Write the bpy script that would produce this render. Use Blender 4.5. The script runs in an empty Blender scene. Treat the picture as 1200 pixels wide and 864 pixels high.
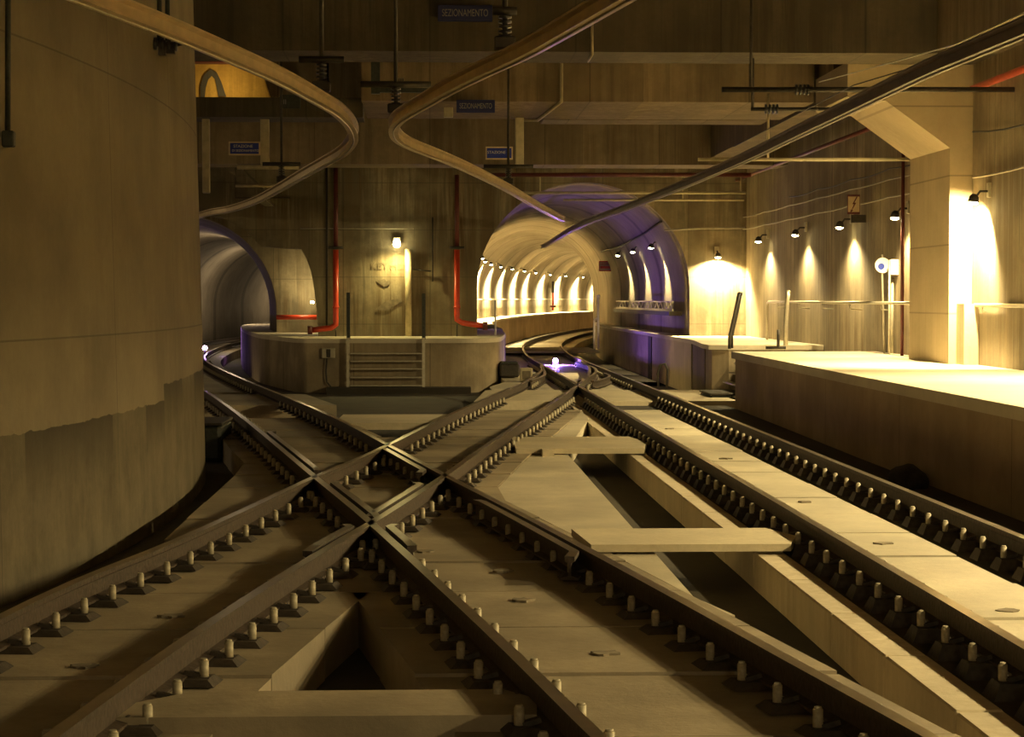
import bpy, bmesh, math, random
from mathutils import Vector, Matrix
from mathutils.geometry import tessellate_polygon
R = math.radians
random.seed(7)
scn = bpy.context.scene
COL = scn.collection

# ------------------------------------------------------------------ camera
F = 2420.0; HY = 350.0; VX = 504.0; H = 1.83
PITCH = math.atan2(432 - HY, F)
YAW = math.atan2(600 - VX, F / math.cos(PITCH))
FW = Vector((math.sin(YAW) * math.cos(PITCH), math.cos(YAW) * math.cos(PITCH), -math.sin(PITCH)))
RT = Vector((math.cos(YAW), -math.sin(YAW), 0)); UP = RT.cross(FW)
cam_d = bpy.data.cameras.new('camera'); cam = bpy.data.objects.new('camera', cam_d); COL.objects.link(cam)
cam.location = (0, 0, H)
cam.matrix_world = Matrix(((RT.x, UP.x, -FW.x, 0), (RT.y, UP.y, -FW.y, 0), (RT.z, UP.z, -FW.z, H), (0, 0, 0, 1)))
cam_d.sensor_width = 36; cam_d.lens = 36 * F / 1200; cam_d.clip_start = .1; cam_d.clip_end = 400
scn.camera = cam
CP = Vector((0, 0, H))
def ray(x, y): return FW * F + RT * (x - 600) + UP * (432 - y)
def at_z(x, y, z): r = ray(x, y); return CP + r * ((z - H) / r.z)
def at_y(x, y, Y): r = ray(x, y); return CP + r * (Y / r.y)
def at_x(x, y, X): r = ray(x, y); return CP + r * (X / r.x)

# ------------------------------------------------------------------ materials
def new_mat(name):
    m = bpy.data.materials.new(name); m.use_nodes = True
    nt = m.node_tree; b = nt.nodes['Principled BSDF']
    return m, nt, b
def simple(name, col, rough=.6, metal=0., bump=0., var=.15, scale=12., emit=None, es=0.):
    m, nt, b = new_mat(name)
    b.inputs['Roughness'].default_value = rough; b.inputs['Metallic'].default_value = metal
    if emit:
        b.inputs['Emission Color'].default_value = (*emit, 1); b.inputs['Emission Strength'].default_value = es
    tc = nt.nodes.new('ShaderNodeTexCoord'); n = nt.nodes.new('ShaderNodeTexNoise')
    n.inputs['Scale'].default_value = scale; n.inputs['Detail'].default_value = 4
    nt.links.new(tc.outputs['Object'], n.inputs['Vector'])
    r = nt.nodes.new('ShaderNodeValToRGB')
    r.color_ramp.elements[0].position = .3; r.color_ramp.elements[1].position = .7
    r.color_ramp.elements[0].color = (*[c * (1 - var) for c in col], 1)
    r.color_ramp.elements[1].color = (*[min(1, c * (1 + var)) for c in col], 1)
    nt.links.new(n.outputs['Fac'], r.inputs['Fac']); nt.links.new(r.outputs['Color'], b.inputs['Base Color'])
    if bump:
        bp = nt.nodes.new('ShaderNodeBump'); bp.inputs['Strength'].default_value = bump; bp.inputs['Distance'].default_value = .02
        nt.links.new(n.outputs['Fac'], bp.inputs['Height']); nt.links.new(bp.outputs['Normal'], b.inputs['Normal'])
    return m
def mth(nt, op, a, b=None, clamp=False):
    n = nt.nodes.new('ShaderNodeMath'); n.operation = op; n.use_clamp = clamp
    for i, v in enumerate((a, b)):
        if v is None: continue
        if isinstance(v, (int, float)): n.inputs[i].default_value = v
        else: nt.links.new(v, n.inputs[i])
    return n.outputs[0]
def mixc(nt, fac, a, b, mode='MIX'):
    n = nt.nodes.new('ShaderNodeMix'); n.data_type = 'RGBA'; n.blend_type = mode
    if isinstance(fac, (int, float)): n.inputs[0].default_value = fac
    else: nt.links.new(fac, n.inputs[0])
    for i, v in ((6, a), (7, b)):
        if isinstance(v, tuple): n.inputs[i].default_value = (*v, 1)
        else: nt.links.new(v, n.inputs[i])
    return n.outputs[2]
def noise(nt, vec, sc, detail=4, rough=.55, mapping=None):
    n = nt.nodes.new('ShaderNodeTexNoise'); n.inputs['Scale'].default_value = sc
    n.inputs['Detail'].default_value = detail; n.inputs['Roughness'].default_value = rough
    if mapping:
        mp = nt.nodes.new('ShaderNodeMapping'); mp.inputs['Scale'].default_value = mapping
        nt.links.new(vec, mp.inputs['Vector']); vec = mp.outputs[0]
    nt.links.new(vec, n.inputs['Vector']); return n.outputs['Fac']
def ramp(nt, fac, p0, c0, p1, c1):
    r = nt.nodes.new('ShaderNodeMapRange'); r.inputs[1].default_value = p0; r.inputs[2].default_value = p1
    r.inputs[3].default_value = c0; r.inputs[4].default_value = c1
    nt.links.new(fac, r.inputs[0]); return r.outputs[0]
def seam(nt, coord, pitch, width, off=0.):
    v = mth(nt, 'ADD', coord, off + 1000 * pitch); v = mth(nt, 'MODULO', v, pitch)
    v = mth(nt, 'SUBTRACT', v, pitch / 2); v = mth(nt, 'ABSOLUTE', v)
    v = mth(nt, 'SUBTRACT', pitch / 2, v)         # distance to the seam
    return mth(nt, 'LESS_THAN', v, width)
def concrete(name, col, dark=.55, streak=.5, axis=None, pitch=1.2, zpitch=0, zoff=0, poff=0, rough=.85, grain=.25,
             lower=None, uv=False, boards=0, stain=(.36, .29, .2), wseam=.012):
    """weathered concrete: blotches, vertical run marks, shutter seams"""
    col = (col[0], col[1] * 1.01, col[2] * 1.0)
    m, nt, b = new_mat(name)
    tc = nt.nodes.new('ShaderNodeTexCoord'); vec = tc.outputs['UV' if uv else 'Object']
    sp = nt.nodes.new('ShaderNodeSeparateXYZ'); nt.links.new(vec, sp.inputs[0])
    blotch = noise(nt, vec, .9, 5, .6)
    c = mixc(nt, ramp(nt, blotch, .38, 0., .62, 1.), tuple(x * dark for x in col), col)
    pat = noise(nt, vec, .35, 2, .5); c = mixc(nt, ramp(nt, pat, .42, .35, .55, 0.), c, tuple(x * dark * .8 for x in col))
    if streak:
        s = noise(nt, vec, 1., 6, .7, mapping=((5, .2, 1) if uv else (5.5, 5.5, .22)))
        s = ramp(nt, s, .42, 1., .56, 0.)
        big = noise(nt, vec, .5, 3, .5); s2 = mth(nt, 'MULTIPLY', ramp(nt, big, .38, 1., .58, .25), streak)
        c = mixc(nt, mth(nt, 'MULTIPLY', mth(nt, 'SUBTRACT', 1., s), s2), c, tuple(x * stain[i] for i, x in enumerate(col)))
    if streak > .3 and not uv:           # thin dark drips and pale lime runs
        d1 = noise(nt, vec, 1., 3, .6, mapping=(8, 8, .3)); c = mixc(nt, ramp(nt, d1, .57, 0., .68, .6 * streak), c, tuple(x * .22 for x in col))
        d2 = noise(nt, vec, 1., 4, .6, mapping=(6.3, 6.3, .4)); c = mixc(nt, ramp(nt, d2, .58, 0., .70, .35 * streak), c, tuple(min(1, x * 1.45) for x in col))
    fine = noise(nt, vec, 14., 5, .7)
    c = mixc(nt, ramp(nt, fine, .3, grain, .6, 0.), c, tuple(x * .35 for x in col))
    if lower is not None:           # rough bare concrete below a stepped pour line
        zc = sp.outputs['Z']; yc = sp.outputs['Y']
        st = mth(nt, 'MULTIPLY', mth(nt, 'GREATER_THAN', yc, 21.6), .17)
        st = mth(nt, 'ADD', st, mth(nt, 'MULTIPLY', noise(nt, vec, 2.5, 4, .7), .10))
        line = mth(nt, 'ADD', st, lower)
        rv = noise(nt, vec, 1., 6, .8, mapping=(3, 3, .5))
        rv2 = noise(nt, vec, 2.2, 6, .75)
        f2 = mth(nt, 'ADD', mth(nt, 'MULTIPLY', rv, .45), mth(nt, 'MULTIPLY', rv2, .55))
        low = mixc(nt, ramp(nt, f2, .36, 0., .60, 1.), (.10, .082, .045), tuple(x * .62 for x in col))
        d = mth(nt, 'SUBTRACT', line, zc)
        edge = ramp(nt, d, .0, 1., .5, 0.)
        patch = mth(nt, 'MULTIPLY', mth(nt, 'LESS_THAN', mth(nt, 'MODULO', mth(nt, 'MULTIPLY', yc, 1.), 4.1), 2.6), edge)
        low = mixc(nt, mth(nt, 'MULTIPLY', patch, mth(nt, 'ADD', .35, mth(nt, 'MULTIPLY', rv2, .7))), low, (.035, .028, .016))
        c = mixc(nt, mth(nt, 'GREATER_THAN', d, 0.), c, low)
    if boards:                      # shutter boards of slightly different tone
        fl = mth(nt, 'FLOOR', mth(nt, 'MULTIPLY', sp.outputs[axis], 1 / boards))
        wn = nt.nodes.new('ShaderNodeTexWhiteNoise'); wn.noise_dimensions = '1D'; nt.links.new(fl, wn.inputs['W'])
        c = mixc(nt, ramp(nt, wn.outputs['Value'], 0., 0., 1., .5), c, tuple(x * .35 for x in col))
    if axis:
        sv = seam(nt, sp.outputs[axis], pitch, wseam, poff)
        c = mixc(nt, mth(nt, 'MULTIPLY', sv, .55), c, tuple(x * .2 for x in col))
    if zpitch:
        sv = seam(nt, sp.outputs['Y' if uv else 'Z'], zpitch, wseam, zoff)
        c = mixc(nt, mth(nt, 'MULTIPLY', sv, .5), c, tuple(x * .2 for x in col))
    nt.links.new(c, b.inputs['Base Color'])
    b.inputs['Roughness'].default_value = rough
    bp = nt.nodes.new('ShaderNodeBump'); bp.inputs['Strength'].default_value = .35; bp.inputs['Distance'].default_value = .015
    nt.links.new(fine, bp.inputs['Height']); nt.links.new(bp.outputs['Normal'], b.inputs['Normal'])
    return m
M = {}
WARM = (.50, .40, .26)
M['plaster'] = concrete('smooth_concrete', (.29, .235, .145), dark=.75, streak=.12, axis='Y', pitch=3.35, poff=.9, zpitch=2.4, zoff=.9, grain=.1, lower=.72, wseam=.008)
M['wall'] = concrete('formed_concrete', (.46, .37, .23), dark=.55, streak=.9, axis='Y', pitch=2.42, zpitch=0, poff=1.2, boards=.605)
M['back'] = concrete('pier_concrete', (.34, .28, .175), dark=.42, streak=1., boards=.46, axis='X', pitch=2.3, zpitch=1.25, zoff=.1)
M['beam'] = concrete('beam_concrete', (.32, .24, .135), dark=.6, streak=.6, axis='X', pitch=2.7, boards=.9, grain=.2)
M['beamdark'] = concrete('dark_concrete', (.14, .112, .066), dark=.55, streak=.8, axis='X', pitch=2.1, boards=.7)  # darker concrete for ceiling and front beam
M['column'] = concrete('column_concrete', (.55, .44, .27), dark=.85, streak=.15, zpitch=1.05, zoff=-.55, grain=.08)
M['deck'] = concrete('deck_concrete', (.72, .64, .48), dark=.85, streak=0, grain=.12)
M['platside'] = concrete('platform_side', (.52, .39, .24), dark=.75, streak=.12, axis='Y', pitch=4.9, poff=.2, grain=.1)
M['platside2'] = concrete('platform_side_light', (.44, .355, .23), dark=.6, streak=.28, axis='X', pitch=1.9, grain=.15)
M['slab'] = concrete('slab_concrete', (.42, .34, .225), dark=.58, streak=0, grain=.22, rough=.62)
M['slabpale'] = concrete('pale_slab_concrete', (.66, .58, .42), dark=.72, streak=0, grain=.16, rough=.5)
M['plank'] = concrete('plank_concrete', (.62, .53, .36), dark=.8, streak=0, grain=.2)
M['kerb'] = concrete('kerb_concrete', (.64, .54, .37), dark=.8, streak=.25, grain=.15)
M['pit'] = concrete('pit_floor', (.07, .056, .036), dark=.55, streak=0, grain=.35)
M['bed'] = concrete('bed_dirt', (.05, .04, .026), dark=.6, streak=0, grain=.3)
M['vault'] = concrete('tunnel_lining', (.40, .34, .25), dark=.75, streak=.3, uv=True, axis='X', pitch=6.5, grain=.12, wseam=.3)
M['ochre'] = concrete('ochre_lit_wall', (.75, .42, .07), dark=.7, streak=.4)  # yellow-orange glow of the lit recess put into the base colour
M['rust'] = simple('rusty_rail', (.058, .040, .026), .65, .2, .3, .35, 25)
M['railtop'] = simple('worn_rail_top', (.34, .28, .2), .3, .9, 0, .15, 6)
M['plate'] = simple('oily_plate', (.05, .038, .026), .6, .1, .2, .3, 30)
M['bolt'] = simple('pale_bolt', (.40, .35, .24), .55, .1, 0, .2, 40)
M['alu'] = simple('aluminium', (.66, .52, .32), .38, .85, 0, .12, 5)
M['aludark'] = simple('conductor_dark', (.20, .155, .14), .45, .6, 0, .15, 5)
M['steel'] = simple('galvanised_steel', (.55, .50, .38), .45, .6, 0, .12, 15)
M['dark'] = simple('dark_steel', (.05, .042, .032), .6, .3, 0, .25, 20)
M['green'] = simple('greenish_black', (.04, .045, .035), .5, .1, 0, .3, 20)
M['insul'] = simple('insulator', (.035, .035, .035), .3, 0, 0, .2, 20)
M['red'] = simple('red_pipe', (.55, .055, .02), .35, 0, 0, .12, 8)
M['reddark'] = simple('dark_red_pipe', (.11, .018, .012), .5, 0, 0, .2, 8)
M['pale'] = simple('pale_conduit', (.48, .41, .25), .5, 0, 0, .15, 8)
M['cable'] = simple('grey_cable', (.36, .32, .24), .6, 0, 0, .15, 8)
M['box'] = simple('grey_box', (.45, .40, .28), .5, .2, 0, .1, 10)
M['blue'] = simple('sign_blue', (.015, .035, .30), .4, 0, 0, .05, 5)
M['navy'] = simple('sign_navy', (.012, .016, .10), .5, 0, 0, .1, 5)
M['white'] = simple('sign_white', (.72, .68, .62), .5, 0, 0, .04, 5)
M['greytext'] = simple('sign_grey', (.30, .28, .26), .5, 0, 0, .04, 5)
M['signred'] = simple('sign_red', (.6, .06, .03), .4, 0, 0, .05, 5)
M['cream'] = simple('sign_cream', (.62, .48, .28), .5, 0, 0, .1, 9)
M['soot'] = simple('soot_mark', (.19, .155, .10), .9, 0, 0, .3, 9)
M['rope'] = simple('black_bag', (.03, .027, .02), .9, 0, .4, .3, 20)  # black of the sack itself
M['lamp'] = simple('lamp_lens', (1, .9, .6), .4, emit=(1, .86, .42), es=60)
M['violet'] = simple('violet_lens', (.6, .4, 1), .4, emit=(.55, .32, 1), es=260)
M['bluescreen'] = simple('backlit_panel', (.8, .85, 1), .4, emit=(.75, .85, 1.), es=1.6)

# ------------------------------------------------------------------ mesh helpers
class MB:
    def __init__(s): s.v = []; s.f = []; s.mi = []; s.uv = None; s.sm = []
    def add(s, vs, fs, mi=0, smooth=False):
        o = len(s.v); s.v += [tuple(v) for v in vs]
        for f in fs: s.f.append(tuple(i + o for i in f)); s.mi.append(mi); s.sm.append(smooth)
    def box(s, c, d, rz=0, ry=0, mi=0, bev=0., rx=0):
        hx, hy, hz = d[0] / 2, d[1] / 2, d[2] / 2
        bm = bmesh.new(); bmesh.ops.create_cube(bm, size=1)
        bmesh.ops.scale(bm, vec=d, verts=bm.verts)
        if bev: bmesh.ops.bevel(bm, geom=bm.edges[:], offset=bev, segments=1, affect='EDGES')
        mt = Matrix.Translation(c) @ Matrix.Rotation(rz, 4, 'Z') @ Matrix.Rotation(ry, 4, 'Y') @ Matrix.Rotation(rx, 4, 'X')
        bm.transform(mt); bm.verts.index_update()
        s.add([v.co for v in bm.verts], [[v.index for v in f.verts] for f in bm.faces], mi); bm.free(); return s
    def bb(s, x0, x1, y0, y1, z0, z1, mi=0, bev=0.):
        return s.box(((x0 + x1) / 2, (y0 + y1) / 2, (z0 + z1) / 2), (abs(x1 - x0), abs(y1 - y0), abs(z1 - z0)), mi=mi, bev=bev)
    def tube(s, pts, r, n=10, mi=0, caps=True, smooth=True):
        pts = [Vector(p) for p in pts]; rr = r if isinstance(r, (list, tuple)) else [r] * len(pts)
        vs = []; prev = None
        for i, p in enumerate(pts):
            t = (pts[min(i + 1, len(pts) - 1)] - pts[max(i - 1, 0)])
            t.normalize()
            a = prev if prev is not None else (Vector((0, 0, 1)) if abs(t.z) < .9 else Vector((1, 0, 0)))
            u = (a - t * a.dot(t)).normalized(); w = t.cross(u); prev = u
            for k in range(n):
                an = 2 * math.pi * k / n; vs.append(p + u * math.cos(an) * rr[i] + w * math.sin(an) * rr[i])
        fs = [[i * n + k, i * n + (k + 1) % n, (i + 1) * n + (k + 1) % n, (i + 1) * n + k] for i in range(len(pts) - 1) for k in range(n)]
        o = len(s.v); s.add(vs, fs, mi, smooth)
        if caps:
            L = len(pts) - 1
            s.f.append(tuple(o + k for k in reversed(range(n)))); s.mi.append(mi); s.sm.append(False)
            s.f.append(tuple(o + L * n + k for k in range(n))); s.mi.append(mi); s.sm.append(False)
        return s
    def prism(s, poly, a, b, axis='Z', mi=0):
        """polygon extruded between a and b along an axis; poly in the other two coordinates"""
        def mk(p, h):
            return (p[0], p[1], h) if axis == 'Z' else ((p[0], h, p[1]) if axis == 'Y' else (h, p[0], p[1]))
        n = len(poly); o = len(s.v)
        tris = tessellate_polygon([[Vector((p[0], p[1], 0)) for p in poly]])
        vs = [mk(p, a) for p in poly] + [mk(p, b) for p in poly]
        fs = [list(t) for t in tris] + [[t[2] + n, t[1] + n, t[0] + n] for t in tris]
        fs += [[i, (i + 1) % n, (i + 1) % n + n, i + n] for i in range(n)]
        s.add(vs, fs, mi); return s
    def sweep(s, path, prof, mi=0, closed=True, mif=None, smooth=False):
        """profile (offset to the right, z) swept along a path of (x, y, z)"""
        P = [Vector(p) for p in path]; n = len(prof); vs = []
        for i, p in enumerate(P):
            t = P[min(i + 1, len(P) - 1)] - P[max(i - 1, 0)]; t.z = 0; t.normalize()
            rgt = Vector((t.y, -t.x, 0))
            for a, z in prof: vs.append(p + rgt * a + Vector((0, 0, z)))
        o = len(s.v); m = n if closed else n - 1
        s.v += [tuple(v) for v in vs]
        for i in range(len(P) - 1):
            for k in range(m):
                s.f.append((o + i * n + k, o + i * n + (k + 1) % n, o + (i + 1) * n + (k + 1) % n, o + (i + 1) * n + k))
                s.mi.append(mif(k) if mif else mi); s.sm.append(smooth)
        if closed:
            for base in (0, (len(P) - 1) * n):
                tr = tessellate_polygon([[Vector((a, z, 0)) for a, z in prof]])
                for t in tr: s.f.append(tuple(o + base + q for q in t)); s.mi.append(mi); s.sm.append(False)
        return s
    def build(s, name, mats, parent=None, fix=True):
        me = bpy.data.meshes.new(name); me.from_pydata(s.v, [], s.f)
        for m in (mats if isinstance(mats, (list, tuple)) else [mats]): me.materials.append(M[m] if isinstance(m, str) else m)
        me.polygons.foreach_set('material_index', s.mi); me.polygons.foreach_set('use_smooth', s.sm)
        if fix:
            bm = bmesh.new(); bm.from_mesh(me); bmesh.ops.recalc_face_normals(bm, faces=bm.faces); bm.to_mesh(me); bm.free()
        me.update()
        o = bpy.data.objects.new(name, me); COL.objects.link(o)
        if parent: o.parent = parent
        return o
def tag(o, label, cat, group=None, kind=None):
    if label: o['label'] = label
    if cat: o['category'] = cat
    if group: o['group'] = group
    if kind: o['kind'] = kind
    return o
def struct(o): o['kind'] = 'structure'; return o
def empty(name, loc=(0, 0, 0), rz=0):
    o = bpy.data.objects.new(name, None); COL.objects.link(o); o.location = loc; o.rotation_euler = (0, 0, rz)
    o.empty_display_size = .1; return o
def copy_tree(o, parent=None):
    c = o.copy(); COL.objects.link(c); c.parent = parent
    for ch in [k for k in o.children]: copy_tree(ch, c)
    return c
def spline(pts, n=8):
    """Catmull-Rom through points"""
    P = [Vector(p) for p in pts]; P = [P[0] * 2 - P[1]] + P + [P[-1] * 2 - P[-2]]; out = []
    for i in range(1, len(P) - 2):
        for k in range(n):
            t = k / n; a, b, c, d = P[i - 1], P[i], P[i + 1], P[i + 2]
            out.append(.5 * ((2 * b) + (c - a) * t + (2 * a - 5 * b + 4 * c - d) * t * t + (3 * b - a - 3 * c + d) * t ** 3))
    out.append(P[-2]); return out
def interp(tab, y):
    if y <= tab[0][0]:
        (a, b), (c, d) = tab[0], tab[1]
    elif y >= tab[-1][0]:
        (a, b), (c, d) = tab[-2], tab[-1]
    else:
        for i in range(len(tab) - 1):
            if tab[i][0] <= y <= tab[i + 1][0]: (a, b), (c, d) = tab[i], tab[i + 1]; break
    return b + (d - b) * (y - a) / (c - a)
def light(kind, name, loc, energy, col, parent=None, **kw):
    d = bpy.data.lights.new(name, kind); d.energy = energy; d.color = col
    for k, v in kw.items():
        if k != 'rot': setattr(d, k, v)
    o = bpy.data.objects.new(name, d); COL.objects.link(o); o.location = loc
    if 'rot' in kw: o.rotation_euler = kw['rot']
    if parent: o.parent = parent
    return o
def aim(o, target):
    o.rotation_euler = (Vector(target) - o.location).to_track_quat('-Z', 'Y').to_euler()

# ------------------------------------------------------------------ setting: floor
TOP = -.20; PIT = -.52
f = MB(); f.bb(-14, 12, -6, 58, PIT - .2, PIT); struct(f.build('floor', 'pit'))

# rail lines: x of each running rail as a function of Y (rail-head centre)
def tab(pts): # resample smooth
    s = spline([(x, y, 0) for x, y in pts], 6); return [(p.y, p.x) for p in s]
BR = tab([(2.75, 3), (2.36, 6.5), (2.09, 8.5), (1.80, 10.5), (1.53, 12.4), (.87, 16.84), (.15, 21.4), (-.56, 26.06), (-1.40, 31.46), (-2.38, 37.01), (-3.76, 44.46), (-5.2, 52.5), (-6.5, 60.5), (-7.35, 68), (-7.9, 77), (-8.1, 87), (-7.6, 98), (-6.2, 110), (-3.6, 123)])
BL = tab([(1.42, 3.5), (1.0, 6.5), (.70, 8.56), (.30, 11.5), (-.50, 16.96), (-1.23, 21.53), (-2.08, 26.91), (-3.05, 32.93), (-4.33, 40.45), (-5.4, 46.3), (-6.8, 54), (-7.9, 61.2), (-8.75, 68.7), (-9.35, 77.3), (-9.53, 87), (-9.05, 98.2), (-7.65, 110.4), (-5.1, 123.6)])
CL = tab([(-3.1, 5.5), (-2.80, 8.5), (-2.47, 12), (-2.27, 13.64), (-1.95, 15.53), (-1.58, 18.2), (-1.2, 21.2), (-.98, 22.6), (-.52, 25.95), (.30, 32.55), (1.35, 40.22), (1.96, 44.4), (2.55, 49.5), (2.95, 54), (3.08, 58)])
CR = tab([(-1.83, 5.5), (-1.62, 8.3), (-1.47, 9.73), (-1.27, 11.48), (-.97, 13.71), (-.66, 15.8), (-.42, 17.3), (.14, 21.3), (.79, 26.4), (1.62, 32.4), (2.66, 40.1), (3.24, 44.6), (3.85, 50), (4.3, 56), (4.44, 61)])
RL = tab([(3.13, 3), (3.13, 10), (3.13, 20), (3.12, 32), (3.12, 44), (3.11, 55), (3.12, 66), (3.5, 78), (4.05, 87), (5.25, 98.5), (7.1, 112), (10.2, 130), (14, 146)])
RR = tab([(4.55, 3), (4.55, 10), (4.55, 20), (4.55, 32), (4.55, 44), (4.54, 55), (4.56, 66), (4.95, 77.5), (5.5, 86), (6.65, 97.3), (8.45, 110.7), (11.4, 128.4), (15, 143.5)])
BRi, BLi, CLi, CRi = (lambda T: (lambda y: interp(T, y)))(BR), (lambda T: (lambda y: interp(T, y)))(BL), (lambda T: (lambda y: interp(T, y)))(CL), (lambda T: (lambda y: interp(T, y)))(CR)

# ------------------------------------------------------------------ trackbed slabs
def rows(y0, y1, pitch, off=0.):
    out = []; y = math.floor((y0 - off) / pitch) * pitch + off
    while y < y1 - .01:
        a, b = max(y, y0), min(y + pitch, y1)
        if b - a > .05: out.append((a, b))
        y += pitch
    return out
GAP = .03
ROWS = rows(5.2, 37.4, 1.6, -.1)
slab_a = tag(empty('trackbed_slab'), 'brown concrete slab trackbed under the two crossing tracks', 'trackbed', kind='structure')
def quad_panel(parent, l0, r0, l1, r1, y0, y1, z0, z1, mat, name='slab_panel'):
    m = MB(); m.prism([(l0, y0 + GAP), (r0, y0 + GAP), (r1, y1 - GAP), (l1, y1 - GAP)], z0, z1)
    return m.build(name, mat, parent)
for (a, b) in ROWS:
    A0 = [CLi(a) - .46, CRi(a) + .46]; A1 = [CLi(b) - .46, CRi(b) + .46]
    B0 = [BLi(a) - .44, BRi(a) + .5]; B1 = [BLi(b) - .44, BRi(b) + .5]
    if b <= 27 and a >= 17.0:
        A0[0] = min(A0[0], -2.25) if a > 17 else A0[0]; A1[0] = min(A1[0], -2.25)
    mid = (a + b) / 2
    z = TOP + random.uniform(-.011, .009)
    if b > 36.2 and mid > 30:
        quad_panel(slab_a, A0[0], A0[1], A1[0], A1[1], a, b, PIT, z, 'slab'); continue
    if mid < 14.3:                       # C left, B right, V-shaped pit between
        quad_panel(slab_a, A0[0], A0[1], A1[0], A1[1], a, b, PIT, z, 'slab')
        quad_panel(slab_a, B0[0], B0[1], B1[0], B1[1], a, b, PIT, z, 'slab')
    elif mid < 27.5:                     # the diamond: one merged panel
        quad_panel(slab_a, min(A0[0], B0[0]), max(A0[1], B0[1]), min(A1[0], B1[0]), max(A1[1], B1[1]), a, b, PIT, z, 'slab')
    else:                                # B left, C right
        sep = A0[0] - B0[1]
        if sep < .02:
            quad_panel(slab_a, B0[0], A0[1], B1[0], A1[1], a, b, PIT, z, 'slab')
        else:
            quad_panel(slab_a, B0[0], B0[1], B1[0], B1[1], a, b, PIT, z, 'slab')
            quad_panel(slab_a, A0[0], A0[1], A1[0], A1[1], a, b, PIT, z, 'slab')
# broad pale slab between the diamond and the pit
mm = MB()
mp = [(1.8, 13.2)]
ys = [13.2 + i * (37.4 - 13.2) / 30 for i in range(31)]
rightx = lambda y: 1.8 if y < 27.5 else (1.8 + (y - 27.5) * .12 if y < 35 else 2.7)
lft = [(max(CRi(y) + .47, BRi(y) + .51), y) for y in ys]
mm.prism([(max(1.8, BRi(13.2) + .55), 13.2)] + [(max(rightx(y), CRi(y) + .5), y) for y in ys[1:]] + list(reversed(lft)), PIT, TOP - .012)
mm.build('slab_panel', 'slabpale', slab_a)['label'] = 'broad pale slab panel beside the long pit'
# far trackbeds beyond the cross walkways
far = MB()
ysf = [44.9 + i * 2.6 for i in range(20)]
far.prism([(BLi(y) - .5, y) for y in ysf] + [(BRi(y) + .5, y) for y in reversed(ysf)], PIT, TOP)
far.build('slab_panel', 'slab', slab_a)
fr = MB()
ysf = [44.9 + i * 2.6 for i in range(38)]
fr.prism([(interp(RL, y) - (1.75 if y < 48 else .75 if y > 56 else 1.3), y) for y in ysf] + [(interp(RR, y) + .5, y) for y in reversed(ysf)], PIT, TOP)
fr.build('slab_panel', 'slabpale', slab_a)

slab_r = tag(empty('trackbed_slab'), 'trackbed of the straight right track beside the high walkway', 'trackbed', kind='structure')
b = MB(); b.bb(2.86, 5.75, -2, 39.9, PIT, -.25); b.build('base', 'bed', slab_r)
for (a, b_) in rows(4, 37.4, 1.6, .1):
    z = TOP + random.uniform(-.011, .009)
    quad_panel(slab_r, 3.30, 4.16, 3.30, 4.16, a, b_, -.26, z, 'slabpale')
    s = MB()        # lifting-hole mark in the panel
# worn lifting sockets on the panels
def socket(parent, x, y):
    s = MB(); n = 14
    pts = [(x + math.cos(k / n * 6.283) * random.uniform(.04, .10), y + math.sin(k / n * 6.283) * random.uniform(.04, .09)) for k in range(n)]
    s.prism(pts, TOP - .004, TOP + .012); s.build('lifting_socket', 'soot', parent)
for y in (13.2, 16.9, 20.4, 26, 32): socket(slab_r, 3.74, y)
for x, y in ((1.0, 11.7), (.62, 13.8), (-.05, 16.5), (.55, 15.3)): socket(slab_a, x, y)
for x, y in ((-1.9, 11.4), (-1.65, 13.2)): socket(slab_a, x, y)

# kerb of separate blocks
kerb = tag(empty('kerb'), 'low pale concrete kerb of separate blocks along the right track pit', 'kerb', kind='structure')
for (a, b_) in rows(5, 33, 1.6, .5):
    m = MB(); m.box((2.73, (a + b_) / 2, (PIT - .22 + random.uniform(-.005, .005)) / 2), (.25, b_ - a - .02, -.22 - PIT), bev=.012)
    m.build('kerb_block', 'kerb', kerb)
m = MB(); m.prism([(2.6, 33), (2.85, 33), (2.85, 40.2), (2.7, 40.2), (2.64, 36)], PIT, -.22); m.build('kerb_block', 'kerb', kerb)

# ------------------------------------------------------------------ planks and cross walkways
def plank(name, pts, z0, z1, label, mat='plank', legs=(), parent=None):
    r = tag(empty(name, (0, 0, 0)), label, 'concrete plank', 'concrete planks bridging the pits')
    m = MB(); m.prism(pts, z0, z1); m.build('deck', mat, r)
    for l in legs: k = MB(); k.bb(*l); k.build('support', mat, r)
    return r
plank('concrete_plank', [(1.28, 16.35), (2.88, 16.35), (3.02, 16.9), (2.86, 17.5), (1.2, 17.5)], -.19, -.13, 'pale concrete plank across the long pit, the nearer of the two beside the right track', legs=[(1.3, 1.75, 16.5, 17.3, -.2, -.19), (2.62, 2.84, 16.5, 17.3, -.22, -.19)])
plank('concrete_plank', [(1.12, 26.9), (2.8, 26.9), (2.95, 28.0), (2.82, 29.2), (1.15, 29.2)], -.20, -.13, 'pale concrete plank across the long pit, the farther one before its narrow tip', legs=[(1.45, 1.6, 26.6, 26.9, -.52, -.13), (2.62, 2.84, 27.0, 29.1, -.22, -.2)])
plank('concrete_plank', [(-1.47, 9.66), (.5, 9.66), (.52, 10.05), (.36, 10.3), (-1.18, 10.3), (-1.5, 9.95)], -.42, -.13, 'long concrete plank closing the V shaped pit at the bottom of the view', mat='slab')
plank('concrete_plank', [(-1.55, 33.2), (.25, 33.2), (.3, 35.7), (-1.5, 35.7)], -.28, -.17, 'ochre concrete plank between the tracks before the ladder', legs=[(-1.3, -1.1, 33.4, 35.4, -.52, -.28)])
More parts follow.
